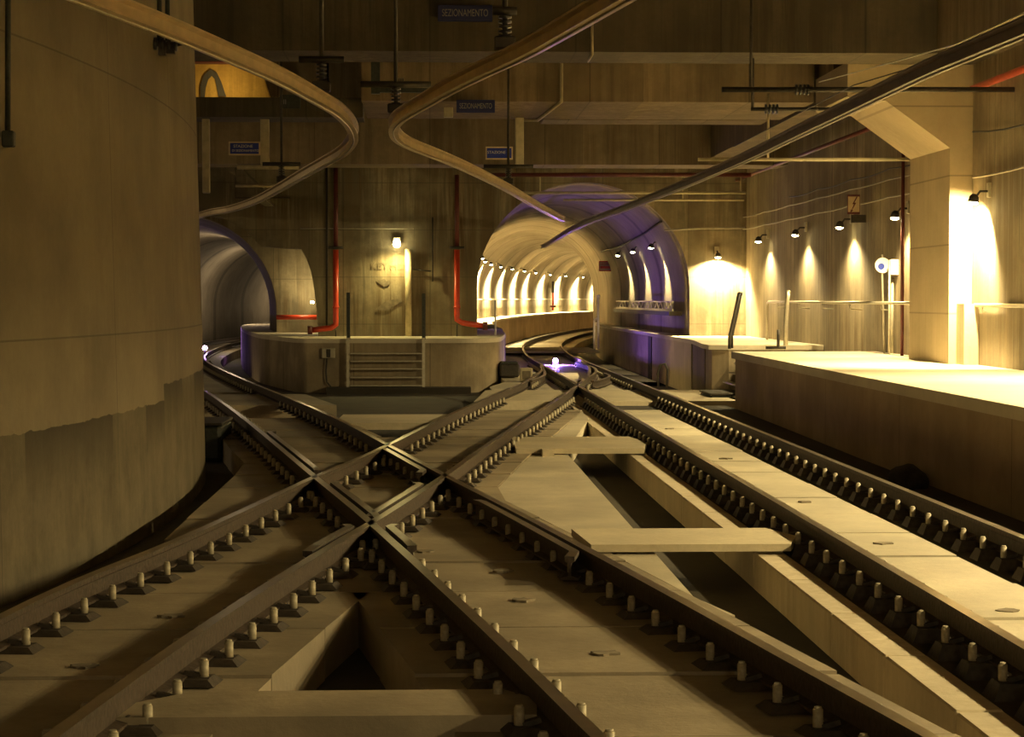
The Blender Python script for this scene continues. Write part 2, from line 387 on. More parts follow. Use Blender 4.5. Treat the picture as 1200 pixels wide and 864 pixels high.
plank('cross_walkway', [(.85, 40.0), (6.0, 40.0), (6.0, 44.9), (1.2, 44.9)], -.42, -.165, 'wide pale concrete crossing slab in front of the big tunnel mouth', legs=[(1.5, 5.9, 40.6, 44.5, -.52, -.42)])
plank('cross_walkway', [(-8.0, 38.7), (-1.75, 38.7), (-2.6, 43.2), (-8.0, 43.2)], -.40, -.165, 'ochre concrete crossing slab beside the rounded left walkway', mat='slab', legs=[(-7.9, -2.3, 39.2, 43, -.52, -.40)])
plank('concrete_plank', [(2.55, 73), (6.0, 73), (6.0, 78.5), (2.6, 78.5)], -.1, -.02, 'small whitish plank over the rails inside the big tunnel mouth')

# ------------------------------------------------------------------ rails
RAILP = [(-.036, -.0), (-.036, -.035), (-.010, -.05), (-.010, -.14), (-.062, -.155), (-.062, -.17), (.062, -.17), (.062, -.155), (.010, -.14), (.010, -.05), (.036, -.035), (.036, 0)]
_fast = {}
def fast_proto(zb, key):
    if key in _fast: return _fast[key]
    pm = MB()
    z0 = zb; z1 = -.165
    w0, w1, d0, d1 = .225, .185, .12, .085
    vs = [(-w0, -d0, z0), (w0, -d0, z0), (w0, d0, z0), (-w0, d0, z0), (-w1, -d1, z1), (w1, -d1, z1), (w1, d1, z1), (-w1, d1, z1)]
    pm.add(vs, [(0, 1, 2, 3), (4, 5, 6, 7), (0, 1, 5, 4), (1, 2, 6, 5), (2, 3, 7, 6), (3, 0, 4, 7)])
    for sx in (-1, 1):
        pm.box((sx * .09, 0, -.15), (.09, .05, .025), ry=sx * .25)
        pm.box((sx * .15, 0, -.172), (.07, .08, .02))
    me = pm.build('baseplate', 'plate'); 
    bm_ = MB(); bm_.tube([(0, 0, -.18), (0, 0, -.078)], .025, 10); bm_.tube([(0, 0, -.08), (0, 0, -.066)], [.022, .017], 10)
    bo = bm_.build('bolt', 'bolt')
    _fast[key] = (me.data, bo.data)
    bpy.data.objects.remove(me); bpy.data.objects.remove(bo)
    return _fast[key]
def rail(T, y0, y1, label, fy0=None, fy1=None, zb=TOP, skip=(), pitch=.6, name='rail', ph=0., off=0., fasten=True, ends=0., only=0):
    pts = []
    y = y0; step = .8
    while y < y1: pts.append((interp(T, y) + off, y)); y += step
    pts.append((interp(T, y1) + off, y1))
    P = [Vector((x, y, 0)) for x, y in pts]
    if ends:     # flared ends of a guard rail
        P = [P[0] + Vector((ends, -.25, -.01))] + P + [P[-1] + Vector((ends, .25, -.01))]
    m = MB(); m.sweep(P, RAILP, mif=lambda k: 1 if k == 11 else 0)
    o = m.build(name, ['rust', 'railtop']); tag(o, label, 'rail')
    if not fasten: return o
    bp, bo = fast_proto(zb, 'a' if zb == TOP else 'b')
    y = (fy0 or y0) + ph
    while y < (fy1 or y1):
        if not any(a < y < b for a, b in skip):
            x = interp(T, y); ang = -math.atan((interp(T, y + .3) - interp(T, y - .3)) / .6)
            q = bpy.data.objects.new('baseplate', bp); COL.objects.link(q); q.parent = o
            q.location = (x, y, 0); q.rotation_euler = (0, 0, ang)
            for sx in ((-1, 1) if not only else (only,)):
                c = bpy.data.objects.new('bolt', bo); COL.objects.link(c); c.parent = q; c.location = (sx * .148, 0, 0)
        y += pitch
    return o
rail(RL, 5, 146, 'straight rail of the right track, the one nearer the long pit', 7, 62, zb=-.252, skip=[(39.8, 45)])
rail(RR, 5, 143, 'straight rail closest to the high walkway on the right', 7, 62, zb=-.252, ph=.25, skip=[(39.8, 45)])
rail(BR, 5, 123, 'rail curving from the rounded left walkway to the bottom right corner', 6.4, 64, skip=[(20.7, 21.9), (25.4, 26.9), (38.6, 43.3)], ph=.1)
rail(BL, 5, 123, 'rail running from the left tunnel past the round wall edge down to the bottom middle', 6.4, 60, skip=[(16.2, 17.6), (20.7, 21.8), (38.6, 43.3)], ph=.2)
rail(CL, 7, 57, 'rail from the bottom left edge to the turnout, nearer the big curved wall', 8.2, 50, skip=[(20.8, 21.6), (25.5, 26.6), (39.8, 45)], ph=.15)
rail(CR, 7, 61, 'rail of the diagonal track meeting the right track at the turnout frog', 7.6, 47, skip=[(16.6, 17.4), (20.9, 21.8), (39.8, 45)], ph=.3)
rail(BR, 14.9, 18.6, 'short guard rail inside the rail to the bottom right corner', name='guard_rail', off=-.12, ends=-.05, fasten=False)
rail(CR, 17.7, 20.4, 'short guard rail on the near right side of the crossing diamond', name='guard_rail', off=-.12, ends=-.04, fasten=False)
rail(CR, 15.3, 16.6, 'guard rail below the nearest point of the crossing diamond', name='guard_rail', off=-.12, ends=-.04, fasten=False)
rail(BL, 15.6, 16.6, 'stub of guard rail just below the nearest crossing point', name='guard_rail', off=.12, ends=.04, fasten=False)
rail(BL, 17.6, 20.6, 'guard rail on the left side of the crossing diamond', name='guard_rail', off=.12, ends=.04, fasten=False)
rail(BR, 22.1, 25.2, 'guard rail on the upper right side of the crossing diamond', name='guard_rail', off=-.12, ends=-.04, fasten=False)
rail(BL, 22.4, 28.5, 'guard rail beside the rail above the left crossing point', name='guard_rail', off=.12, ends=.04, fasten=False)
# turnout: bent wing rails at the frog
for label, pts in (('curved wing rail of the turnout beside the violet lamp', [(2.98, 55.6), (2.86, 51.5), (2.66, 48.8), (2.25, 46.2)]),
                   ('inner curved wing rail right of the violet lamp', [(4.28, 60), (4.34, 54.5), (4.0, 50.2), (3.5, 47.2), (3.35, 46.2)]),
                   ('outer curved wing rail next to the far right walkway', [(4.3, 50.8), (4.25, 48.8), (3.9, 46.8), (3.62, 46)])):
    m = MB(); m.sweep(spline([(x, y, 0) for x, y in pts], 6), RAILP, mif=lambda k: 1 if k == 11 else 0)
    tag(m.build('wing_rail', ['rust', 'railtop']), label, 'rail')
# outer concrete edge in the far tunnel
# point machine and cabinet beside the turnout
pm = tag(empty('point_machine', (2.02, 53, TOP)), 'dark blue point machine box beside the turnout', 'point machine')
m = MB(); m.box((0, 0, .2), (.5, 1.1, .34), bev=.04); m.build('housing', 'dark', pm)
m = MB(); m.box((0, -.1, .39), (.42, .8, .05), bev=.015); m.build('lid', 'green', pm)
m = MB(); m.tube([(.2, .2, .12), (.9, .3, .08)], .03); m.tube([(.2, -.2, .12), (.85, -.2, .08)], .03); m.build('throw_rod', 'steel', pm)
cb = tag(empty('junction_cabinet', (2.34, 50.3, TOP)), 'small pale square junction cabinet by the turnout rails', 'cabinet')
m = MB(); m.box((0, 0, .17), (.3, .3, .34), bev=.02); m.build('body', 'pale', cb)
m = MB(); m.box((0, -.155, .17), (.2, .02, .2), bev=.006); m.build('door', 'soot', cb)

# ------------------------------------------------------------------ near left curved wall
lw = [(-4.6, 4), (-4.3, 8), (-3.9, 11.5), (-3.55, 14), (-3.28, 15.74), (-3.09, 17.0), (-2.90, 18.8), (-2.79, 20.4), (-2.74, 21.9), (-2.74, 23.4), (-2.80, 25.2), (-2.92, 26.94), (-3.1, 28.2)]
m = MB(); P = spline([(x, y, 0) for x, y in lw], 6)
prof = [(0, PIT), (-.02, .72), (-.155, 6.9), (-1.6, 6.9), (-1.6, PIT)]
m.sweep(P, [(a, z) for a, z in prof]); struct(m.build('wall_left', 'plaster'))
# ------------------------------------------------------------------ right wall, column, corbel
m = MB(); m.prism([(8.25, -6), (8.9, -6), (8.9, 55.6), (8.45, 55.6), (8.45, 33.8), (8.25, 33.8)], PIT, 6.8); struct(m.build('wall_right', 'wall'))
m = MB(); m.bb(7.90, 8.46, 31.2, 33.8, .83, 4.12); struct(m.build('column', 'column'))
m = MB(); m.prism([(6.33, 5.42), (6.33, 4.9), (6.42, 4.83), (6.91, 4.83), (7.90, 4.12), (8.46, 4.12), (8.46, 5.42)], 31.2, 33.8, 'Y'); struct(m.build('beam', 'column'))
# ceiling and beams
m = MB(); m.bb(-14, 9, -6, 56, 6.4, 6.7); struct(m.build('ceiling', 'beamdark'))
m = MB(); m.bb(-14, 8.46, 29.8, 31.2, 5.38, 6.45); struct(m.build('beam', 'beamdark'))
m = MB(); m.bb(7.35, 8.46, 2, 29.8, 5.38, 6.45); struct(m.build('beam', 'beam'))
m = MB(); m.bb(-1.15, 6.5, 34.9, 38.3, 5.15, 6.45); struct(m.build('beam', 'beam'))
m = MB(); m.bb(6.62, 7.6, 38.3, 48.9, 5.15, 6.45); struct(m.build('beam', 'beam'))
m = MB(); m.bb(6.62, 7.6, 33.8, 38.3, 5.15, 6.45); struct(m.build('beam', 'beam'))
m = MB(); m.bb(-6.5, 8.46, 48.6, 50, 4.98, 6.45); struct(m.build('beam', 'beam'))
m = MB(); m.bb(2.2, 6.6, 40.2, 41.2, 5.3, 6.45); struct(m.build('beam', 'beam'))

# ------------------------------------------------------------------ portal wall with both mouths
def arc(cx, cz, r, a0, a1, n): return [(cx + r * math.cos(R(a0 + (a1 - a0) * i / n)), cz + r * math.sin(R(a0 + (a1 - a0) * i / n))) for i in range(n + 1)]
YP = 55.0
px = lambda x, y: (lambda p: (p.x, p.z))(at_y(x, y, YP))
cz = 2.08; cx = 4.09; rr_ = 2.84
central = [(cx - rr_, PIT)] + arc(cx, cz, rr_, 180, 0, 36) + [(cx + rr_, PIT)]
left = [(-9.6, PIT), (-9.6, 3.2)] + [px(x, y) for x, y in [(150, 275), (190, 256), (220, 251), (242, 252), (262, 256), (285, 268), (306, 289), (330, 291), (353, 292), (360, 305), (365, 320), (369, 345), (372, 372), (373, 395)]]
left.append((left[-1][0], PIT))
outline = [(-14, PIT)] + left + central + [(8.6, PIT), (8.6, 6.45), (-14, 6.45)]
m = MB(); m.prism(outline, YP, YP + .5, 'Y'); struct(m.build('wall_back', 'back'))
# second wall of the left tunnel with a round mouth
px2 = lambda x, y: (lambda p: (p.x, p.z))(at_y(x, y, 61))
m = MB()
mouth = [(-10.2, PIT)] + arc(-7.35, 1.45, 2.84, 180, 0, 30) + [(-4.51, PIT)]
m.prism([(-11.5, PIT)] + mouth + [(-2.4, PIT), (-2.4, 5.2), (-11.5, 5.2)], 61, 61.5, 'Y'); struct(m.build('wall_recess', 'back'))
m = MB(); m.bb(-2.9, -2.4, 55.3, 61.2, PIT, 5.2); struct(m.build('wall_recess', 'back'))
m = MB(); m.bb(-11.5, -2.4, 55.4, 61.2, 5.0, 5.3); struct(m.build('ceiling_recess', 'back'))

# ------------------------------------------------------------------ swept tunnel vaults
def vault(name, path, r, czz, zfloor, mat='vault', n=28, ext=True):
    P = spline([(x, y, 0) for x, y in path], 8)
    prof = [(-r, zfloor)] + [(-r * math.cos(math.pi * k / n), czz + r * math.sin(math.pi * k / n)) for k in range(n + 1)] + [(r, zfloor)]
    vs = []; uvs = []; s = 0; L = []
    for j in (0,):
        pass
    al = [0.]
    for k in range(1, len(prof)): al.append(al[-1] + math.dist(prof[k], prof[k - 1]))
    acc = 0
    for i, p in enumerate(P):
        t = P[min(i + 1, len(P) - 1)] - P[max(i - 1, 0)]; t.normalize(); g = Vector((t.y, -t.x, 0))
        if i: acc += (p - P[i - 1]).length
        for k, (a, z) in enumerate(prof): vs.append(p + g * a + Vector((0, 0, z))); uvs.append((acc, al[k]))
    n_ = len(prof); fs = []
    for i in range(len(P) - 1):
        for k in range(n_ - 1): fs.append((i * n_ + k, i * n_ + k + 1, (i + 1) * n_ + k + 1, (i + 1) * n_ + k))
    me = bpy.data.meshes.new(name); me.from_pydata([tuple(v) for v in vs], [], fs)
    uvl = me.uv_layers.new(name='UVMap')
    for lp in me.loops: uvl.data[lp.index].uv = uvs[lp.vertex_index]
    for p in me.polygons: p.use_smooth = True
    me.materials.append(M[mat]); me.update()
    o = bpy.data.objects.new(name, me); COL.objects.link(o)
    so = o.modifiers.new('thickness', 'SOLIDIFY'); so.thickness = .3; so.offset = 1 if ext else -1
    return struct(o), P
cpath = [(4.09, 55.3), (4.09, 63), (4.08, 72), (4.15, 80), (4.35, 88), (5.05, 100), (6.3, 112), (8.0, 126), (10.0, 140), (13.4, 157), (18, 175), (24, 190)]
vC, PC = vault('wall_tunnel', cpath, 2.84, 2.08, PIT)
lpath = [(-7.35, 61.2), (-8.1, 68), (-8.5, 77), (-8.45, 88), (-7.6, 100), (-5.9, 113), (-3.2, 125), (1, 137)]
vL, PL = vault('wall_tunnel', lpath, 2.84, 1.45, PIT)
for nm, P_ in (('floor_tunnel', PC), ('floor_tunnel', PL)):
    m = MB(); m.sweep(P_, [(-3, PIT), (3, PIT), (3, PIT - .2), (-3, PIT - .2)]); struct(m.build(nm, 'pit'))

# ------------------------------------------------------------------ raised walkways
def off_path(P, d):
    out = []
    for i, p in enumerate(P):
        t = P[min(i + 1, len(P) - 1)] - P[max(i - 1, 0)]; t.normalize(); out.append(p + Vector((t.y, -t.x, 0)) * d)
    return out
PLAT = .83
def platform(poly, side_mat, lip=.0, lipmat='deck', zt=PLAT):
    r = MB(); r.prism(poly, PIT, zt - .13); r2 = MB()
    return r
# front right walkway
p1 = [(5.45, -2), (5.45, 18.7), (5.52, 26.7), (5.64, 34.4), (5.69, 38.85), (8.44, 38.85), (8.44, 33.8), (8.24, 33.8), (8.24, -2)]
m = MB(); m.prism([(x + (.07 if x < 6 else 0), y - (.06 if y > 38 else 0)) for x, y in p1], PIT, PLAT - .13); w1 = struct(m.build('slab_walkway', 'platside'))
m = MB(); m.prism(p1, PLAT - .13, PLAT); m.build('deck', 'deck', w1)
# second right walkway, stepping back to the tunnel
p2 = [(8.46, 44.0), (6.42, 44.0), (6.02, 44.3), (6.02, 45.4), (6.37, 49.8), (6.43, 60), (6.48, 78), (6.95, 92), (8.5, 92), (8.46, 55)]
m = MB(); m.prism([(8.44, 44.04), (6.40, 44.04), (6.08, 44.34), (6.08, 45.4), (6.42, 49.8), (6.48, 60), (6.53, 78), (6.9, 86), (7.1, 86), (6.9, 55), (8.44, 54.9)], PIT, PLAT - .1); w2 = struct(m.build('slab_walkway', 'platside2'))
m = MB(); m.prism([(8.44, 44.0), (6.38, 44.0), (6.0, 44.3), (6.0, 45.4), (6.35, 49.8), (6.41, 60), (6.46, 78), (6.85, 86), (7.1, 86), (6.93, 55), (8.44, 54.9)], PLAT - .1, PLAT); m.build('deck', 'deck', w2)
m = MB(); m.add([(6.37, 50.2, PIT), (6.425, 59.6, PIT), (6.425, 59.6, PLAT - .1), (6.37, 50.2, PLAT - .1), (6.45, 50.2, PIT), (6.5, 59.6, PIT), (6.5, 59.6, PLAT - .1), (6.45, 50.2, PLAT - .1)], [(0, 1, 2, 3), (4, 5, 6, 7), (0, 1, 5, 4), (1, 2, 6, 5), (2, 3, 7, 6), (3, 0, 4, 7)]); m.build('side_panel', 'kerb', w2)
m = MB(); m.bb(6.40, 6.5, 59.65, 60.5, PIT, PLAT - .1); m.build('joint_post', 'bed', w2)
m = MB(); m.prism([(6.07, 45.45), (6.40, 50.15), (6.45, 50.15), (6.1, 45.45)], PIT, PLAT - .1); m.build('side_panel', 'beam', w2)
# low floor in the gap of the steps
m = MB(); m.bb(6.7, 8.44, 38.9, 44.0, PIT, .6); m.build('landing', 'deck', w2)
# central rounded walkway round the pier
E = [p for p in off_path(PC, -1.75) if p.y > 67]
front = spline([(-6.9, 88, 0), (-7.1, 80, 0), (-6.5, 71.5, 0), (-4.98, 59.3, 0), (-3.87, 54.0, 0), (-3.28, 51.9, 0), (-2.6, 51.55, 0), (-.09, 51.5, 0), (1.0, 51.52, 0), (1.55, 52.2, 0), (1.84, 53.6, 0), (2.15, 59, 0)], 8)
poly = [(p.x, p.y) for p in front] + [(2.28, 66), (1.28, 66), (1.25, 55.2), (-2.6, 55.2), (-2.6, 61), (-4.4, 61), (-5.3, 70), (-5.75, 80), (-5.7, 88)]
def shrink(poly, d):
    out = []; n = len(poly)
    for i in range(n):
        a = Vector(poly[i - 1]); b2 = Vector(poly[(i + 1) % n]); t = (b2 - a).normalized(); out.append((poly[i][0] - t.y * d * -1 * -1, poly[i][1] + t.x * d))
    return out
m = MB(); m.prism(poly, PIT, PLAT - .11); w3 = struct(m.build('slab_walkway', 'platside2'))
m = MB(); m.prism([(x, y - (.05 if y < 52.5 else 0)) for x, y in poly], PLAT - .11, PLAT); m.build('deck', 'deck', w3)
# walkway along the outer wall of the far tunnel
m = MB(); o_ = off_path(E, .0)
m.sweep(E, [(-1.08, PIT), (0, PIT), (0, PLAT - .1), (-1.08, PLAT - .1)]); w4 = struct(m.build('slab_walkway', 'platside'))
m = MB(); m.sweep(E, [(-1.08, PLAT - .1), (.04, PLAT - .1), (.04, PLAT), (-1.08, PLAT)]); m.build('deck', 'deck', w4)

# ------------------------------------------------------------------ overhead conductor rails
ZC = 3.6
CPROF = [(-.05, -.055), (-.05, -.04), (-.02, -.03), (-.02, .03), (-.055, .045), (-.055, .06), (.055, .06), (.055, .045), (.02, .03), (.02, -.03), (.05, -.04), (.05, -.055)]
def conductor(pix, label, mat, extra=()):
    pts = [at_z(x, y, ZC) for x, y in pix]
    d0 = (pts[0] - pts[1]).normalized(); pts = [pts[0] + d0 * 7] + pts + [Vector(e) for e in extra]
    m = MB(); P = spline(pts, 8)
    m.sweep(P, CPROF, mi=0); o = m.build('conductor_rail', [mat]); tag(o, label, 'conductor rail', 'overhead conductor rails')
    w = MB(); w.tube([p + Vector((0, 0, -.062)) for p in P], .008, 6); w.build('contact_wire', 'steel', o)
    return o, P
cA, PA = conductor([(128, 5), (176, 24), (227, 45), (280, 68), (328, 90), (373, 115), (397, 130), (411, 146), (414, 161), (403, 176), (382, 189), (355, 204), (330, 219), (300, 235), (270, 245), (243, 250)], 'overhead conductor rail bending back to the left tunnel', 'alu', [(-6.2, 50, ZC)])
cB, PB = conductor([(710, 4), (664, 31), (618, 57), (567, 81.5), (530, 100), (504, 115), (480, 129), (466, 139), (461, 149), (466, 160), (483, 170), (511, 181), (548, 197), (590, 218), (633, 243), (660, 257)], 'overhead conductor rail from top centre bending back to the big tunnel mouth', 'alu')
cC, PCc = conductor([(1200, 33), (1141, 58), (1083, 83), (1013, 117), (933, 156), (867, 188), (800, 217), (740, 241), (676, 266)], 'dark straight overhead conductor rail above the right track', 'aludark', [(3.82, 66, ZC), (3.84, 71, ZC)])

# supports with insulators
def insulator(m, p, q, r=.05, n=5):
    p = Vector(p); q = Vector(q); pts = []; rr = []
    for i in range(n):
        a = i / n; b_ = (i + .5) / n
        pts += [p.lerp(q, a), p.lerp(q, a + .01), p.lerp(q, b_), p.lerp(q, b_ + .01)]; rr += [r * .45, r, r, r * .45]
    m.tube(pts, rr, 10)
def hanger(P, i, label, w=.5, ztop=5.4, side=0, arm=0., rods=True):
    p = P[i]; r = tag(empty('conductor_support', p), label, 'conductor support', 'supports of the overhead conductor rails')
    m = MB(); m.box((0, 0, .12), (.16, .16, .09), bev=.01); m.build('clamp', 'dark', r)
    m = MB(); insulator(m, (side * .12, 0, .16), (side * .12 + arm * .5, 0, .34)); m.build('insulator', 'insul', r)
    m = MB(); m.tube([(-w + arm, 0, .36), (w + arm, 0, .36)], .032, 8)
    m.build('cross_tube', 'dark', r)
    if not rods:
        m = MB(); m.tube([(arm, 0, .3), (arm, 0, ztop - ZC)], .02, 8); m.build('drop_rod', 'dark', r); return r
    m = MB(); m.tube([(-w * .5 + arm, 0, .36), (-w * .5 + arm, 0, ztop - ZC)], .025, 8); m.build('drop_rod', 'dark', r)
    m = MB(); m.tube([(w * .5 + arm, 0, .36), (w * .5 + arm, 0, ztop - ZC)], .025, 8); m.build('drop_rod', 'dark', r)
    return r
def near(P, y, first=True):
    best = min(range(len(P)), key=lambda i: abs(P[i].y - y)); return best
r = tag(empty('conductor_support', at_y(195, 50, 14.3)), 'dark conductor support with two rods and insulators before the big curved wall', 'conductor support', 'supports of the overhead conductor rails')
b0 = r.location.copy(); q = lambda x, y: at_y(x, y, 14.3) - b0
for x in (187, 196.5):
    m = MB(); m.tube([q(x, 48), (q(x, 48).x, 0, 6.4 - b0.z)], .017, 8); m.build('drop_rod', 'green', r)
m = MB(); insulator(m, q(180, 51), q(212, 53), .045, 4); m.build('insulator', 'insul', r)
m = MB(); m.box(q(190, 56), (.05, .05, .1)); m.box(q(200, 57), (.06, .05, .07)); m.tube([q(205, 52), q(226, 46)], .02, 8); m.build('clamp', 'dark', r)
hanger(PA, near(PA, 18.6), 'dark conductor support over the first bend below the dark beam', ztop=6.4, w=.2, rods=False)
hanger(PA, near(PA, 33), 'conductor support just before the left tunnel mouth', ztop=6.4, w=.3, rods=False)
hanger(PB, near(PB, 15.3), 'dark conductor support under the upper blue name board', ztop=6.4, w=.09, rods=False)
hanger(PB, near(PB, 20.6), 'dark conductor support where two overhead rails nearly touch', ztop=6.4, w=.35, rods=False)
hanger(PB, near(PB, 33), 'conductor support between the middle bend and the big tunnel', ztop=6.4, w=.4, rods=False)

# long cross tubes on the right with insulators
def cross_tube(label, x0, x1, py, Y, r=.03, mat='dark', ins=None, drops=(), zt=5.4):
    a = at_y(x0, py, Y); b_ = at_y(x1, py, Y)
    rt = tag(empty('support_tube', a), label, 'support tube', 'horizontal support tubes')
    m = MB(); m.tube([(0, 0, 0), b_ - a], r, 10); m.build('tube', mat, rt)
    if ins:
        c = at_y(ins, py, Y) - a; m = MB(); insulator(m, c + Vector((-.11, 0, 0)), c + Vector((.11, 0, 0)), .075, 4); m.build('insulator', 'insul', rt)
    for d in drops:
        c = at_y(d, py, Y) - a; m = MB(); m.tube([c, c + Vector((0, 0, zt - a.z))], .022, 8); m.build('drop_rod', mat, rt)
    return rt
cross_tube('dark cross tube with an insulator reaching across to the right wall under the ceiling', 846, 1190, 105, 29, .038, 'dark', 941, (880,), 6.4)
cross_tube('short cross tube with twin insulators below the longer dark one', 880, 985, 128, 30.5, .028, 'dark', 905, (882,), 5.4)
cross_tube('pale cross tube ending at the column below the corbel', 818, 1083, 187, 34.0, .03, 'pale', None, (900,), 5.2)
cross_tube('upper pale tube crossing above the big tunnel mouth', 600, 874, 226, 53, .035, 'pale', None, (633, 868), 5.0)
cross_tube('lower pale tube crossing above the big tunnel mouth', 660, 872, 234.5, 53.6, .03, 'pale', None, (800,), 5.0)
cross_tube('ochre horizontal angle beam hanging before the left tunnel', 278, 350, 196, 35.8, .04, 'pale', None, (), 5.2)
cross_tube('thin pale tube just above the left tunnel mouth', 276, 326, 218, 40, .025, 'pale', None, (), 5.2)

# dark bracket frame, centre
r = tag(empty('steel_bracket', at_y(433, 113, 33)), 'dark steel bracket frame between the two bent overhead rails', 'bracket')
b0 = at_y(433, 113, 33)
def q(x, y): return at_y(x, y, 33) - b0
m = MB(); m.box((q(440, 90) + q(440, 60)) / 2, (.14, .12, .95)); m.build('post', 'green', r)
m = MB(); m.box((q(433, 51) + q(565, 51)) / 2, (1.8, .1, .09)); m.build('arm', 'green', r)
m = MB(); m.box((q(440, 109) + q(500, 103)) / 2, (.85, .1, .07)); m.build('arm', 'green', r)
m = MB(); m.tube([q(564, 51), q(564, 72)], .03); m.build('drop_rod', 'dark', r)
m = MB(); insulator(m, q(462, 98), q(474, 98), .09); m.build('insulator', 'insul', r)

# hanging posts of the far gantry (ochre)
def post(label, x0, x1, y0, y1, Y, mat='pale'):
    a = at_y(x0, y1, Y); b_ = at_y(x1, y0, Y); m = MB(); m.bb(a.x, b_.x, Y, Y + .15, a.z, b_.z, bev=.01)
    p = m.build('hanging_post', mat); tag(p, label, 'post', 'posts hanging from the beams'); return p
post('pale post hanging right beside the edge of the curved wall', 237, 245, 130, 226, 35.7)
post('pale post hanging just right of the small blue sign', 305, 315, 130, 196, 35.7)
post('pale post hanging right of the lowest blue sign in the centre', 604, 614, 135, 196, 38.0)
post('mauve post hanging behind the middle overhead rail', 520, 531, 60, 137, 36, 'box')
post('thin mauve post hanging left of the dark bracket frame', 376, 386, 60, 137, 37, 'box')
# dark lintel and ochre wall at the left
a = at_y(232, 137, 35.3); b_ = at_y(425, 118, 35.3)
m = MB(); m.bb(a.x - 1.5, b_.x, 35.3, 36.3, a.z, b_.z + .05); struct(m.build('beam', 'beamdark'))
a = at_y(200, 121, 36.5); b_ = at_y(318, 55, 36.5)
m = MB(); m.prism([(a.x, a.z), (b_.x, a.z), (b_.x - .3, b_.z), (a.x, b_.z)], 36.5, 36.8, 'Y'); struct(m.build('wall_ochre', 'ochre'))
a = at_y(312, 121, 37); b_ = at_y(432, 40, 37)
m = MB(); m.bb(a.x, b_.x, 37, 37.4, a.z, 6.4); struct(m.build('beam', 'beam'))
light('POINT', 'lamp_or_fill_light', at_y(262, 100, 35.95), 9, (1, .78, .36), shadow_soft_size=.05)  # added fill with no lamp behind it, brightens the ochre wall
# shadow figure on it, painted as a dark arch
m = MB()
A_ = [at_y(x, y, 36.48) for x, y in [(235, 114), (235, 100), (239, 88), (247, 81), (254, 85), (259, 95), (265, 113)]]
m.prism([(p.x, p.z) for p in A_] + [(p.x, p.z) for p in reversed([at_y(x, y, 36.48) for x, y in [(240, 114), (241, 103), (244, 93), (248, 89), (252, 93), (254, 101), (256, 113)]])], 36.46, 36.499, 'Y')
tag(m.build('arch_shadow', 'beamdark'), 'dark arch shaped shadow painted on the ochre wall under the bent conductor', 'stain')
a = at_y(225, 73, 36.2); b_ = at_y(270, 62, 36.2)
m = MB(); m.bb(a.x, b_.x, 36.2, 36.5, a.z, b_.z); tag(m.build('cable_tray', 'reddark'), 'dark red tray above the ochre wall patch', 'tray')
# curved lining ring seen above the left mouth
ringp = [at_y(x, y, 52) for x, y in [(225, 161), (250, 170), (268, 183), (288, 203), (305, 222), (312, 236), (300, 236), (290, 224), (274, 206), (258, 193), (240, 184), (225, 180)]]
m = MB(); m.prism([(p.x, p.z) for p in ringp], 52, 54.9, 'Y'); struct(m.build('wall_ring', 'back'))

# ------------------------------------------------------------------ signs
def text(body, size, mat, parent, loc, ext=.002, fit=None):
    c = bpy.data.curves.new('lettering', 'FONT'); c.body = body; c.size = size; c.align_x = 'CENTER'; c.align_y = 'CENTER'; c.extrude = ext
    t = bpy.data.objects.new('lettering_curve', c); COL.objects.link(t)
    me = bpy.data.meshes.new_from_object(t.evaluated_get(bpy.context.evaluated_depsgraph_get())); me.name = 'lettering'
    bpy.data.objects.remove(t); bpy.data.curves.remove(c)
    me.materials.clear(); me.materials.append(M[mat])
    w = max(v.co.x for v in me.vertices) - min(v.co.x for v in me.vertices)
    o = bpy.data.objects.new('lettering', me); COL.objects.link(o); o.parent = parent
    o.location = loc; o.rotation_euler = (R(90), 0, 0)
    if fit and w > fit: o.scale = (fit / w, 1, 1)
    return o
def sign(label, x0, y0, x1, y1, Y, panel, lines=(), frame=None, tm='white', name='sign', group=None, bold=None, rods=()):
    a = at_y(x0, y1, Y); b_ = at_y(x1, y0, Y); w = b_.x - a.x; h = b_.z - a.z
    r = tag(empty(name, ((a.x + b_.x) / 2, Y, (a.z + b_.z) / 2)), label, 'sign', group)
    if frame:
        m = MB(); m.bb(-w / 2, w / 2, 0, .03, -h / 2, h / 2, bev=.006); m.build('frame', frame, r)
        m = MB(); m.bb(-w / 2 * .9, w / 2 * .9, -.008, .01, -h / 2 * .78, h / 2 * .78); m.build('panel', panel, r)
    else:
        m = MB(); m.bb(-w / 2, w / 2, 0, .03, -h / 2, h / 2, bev=.004); m.build('panel', panel, r)
    for (tx, sz, ox, oz) in lines:
        t = text(tx, sz * h, tm, r, (ox * w, -.012, oz * h), fit=w * .84)
    for d in rods:
        m = MB(); m.tube([(d * w, .02, h / 2), (d * w, .02, 5.2 - r.location.z)], .012, 6); m.build('hanger_rod', 'dark', r)
    return r
sign('dim navy board reading SEZIONAMENTO at the top of the dark beam', 513, 6, 577, 25, 29.6, 'navy', [('SEZIONAMENTO', .62, 0, 0)], 'navy', 'greytext')
sign('dim navy board reading SEZIONAMENTO under the middle overhead rail', 535, 117, 580, 132, 34.6, 'navy', [('SEZIONAMENTO', .6, 0, 0)], 'navy', 'greytext')
sign('small blue sign with a pale frame and two text lines, left of a hanging post', 268, 166, 305, 182, 35.6, 'blue', [('STAZIONE', .3, -.04, .15), ('DI SEZIONAMENTO', .24, .03, -.17)], 'cream')
sign('small blue sign beside the pale hanging post in the centre', 569, 172, 601, 187, 37.95, 'blue', [('STAZIONE', .3, -.1, .05)], 'cream')
sign('blackish board behind the left overhead rail', 328, 111, 352, 127, 35.25, 'green', [('III', .5, -.3, -.05)], None, 'greytext')
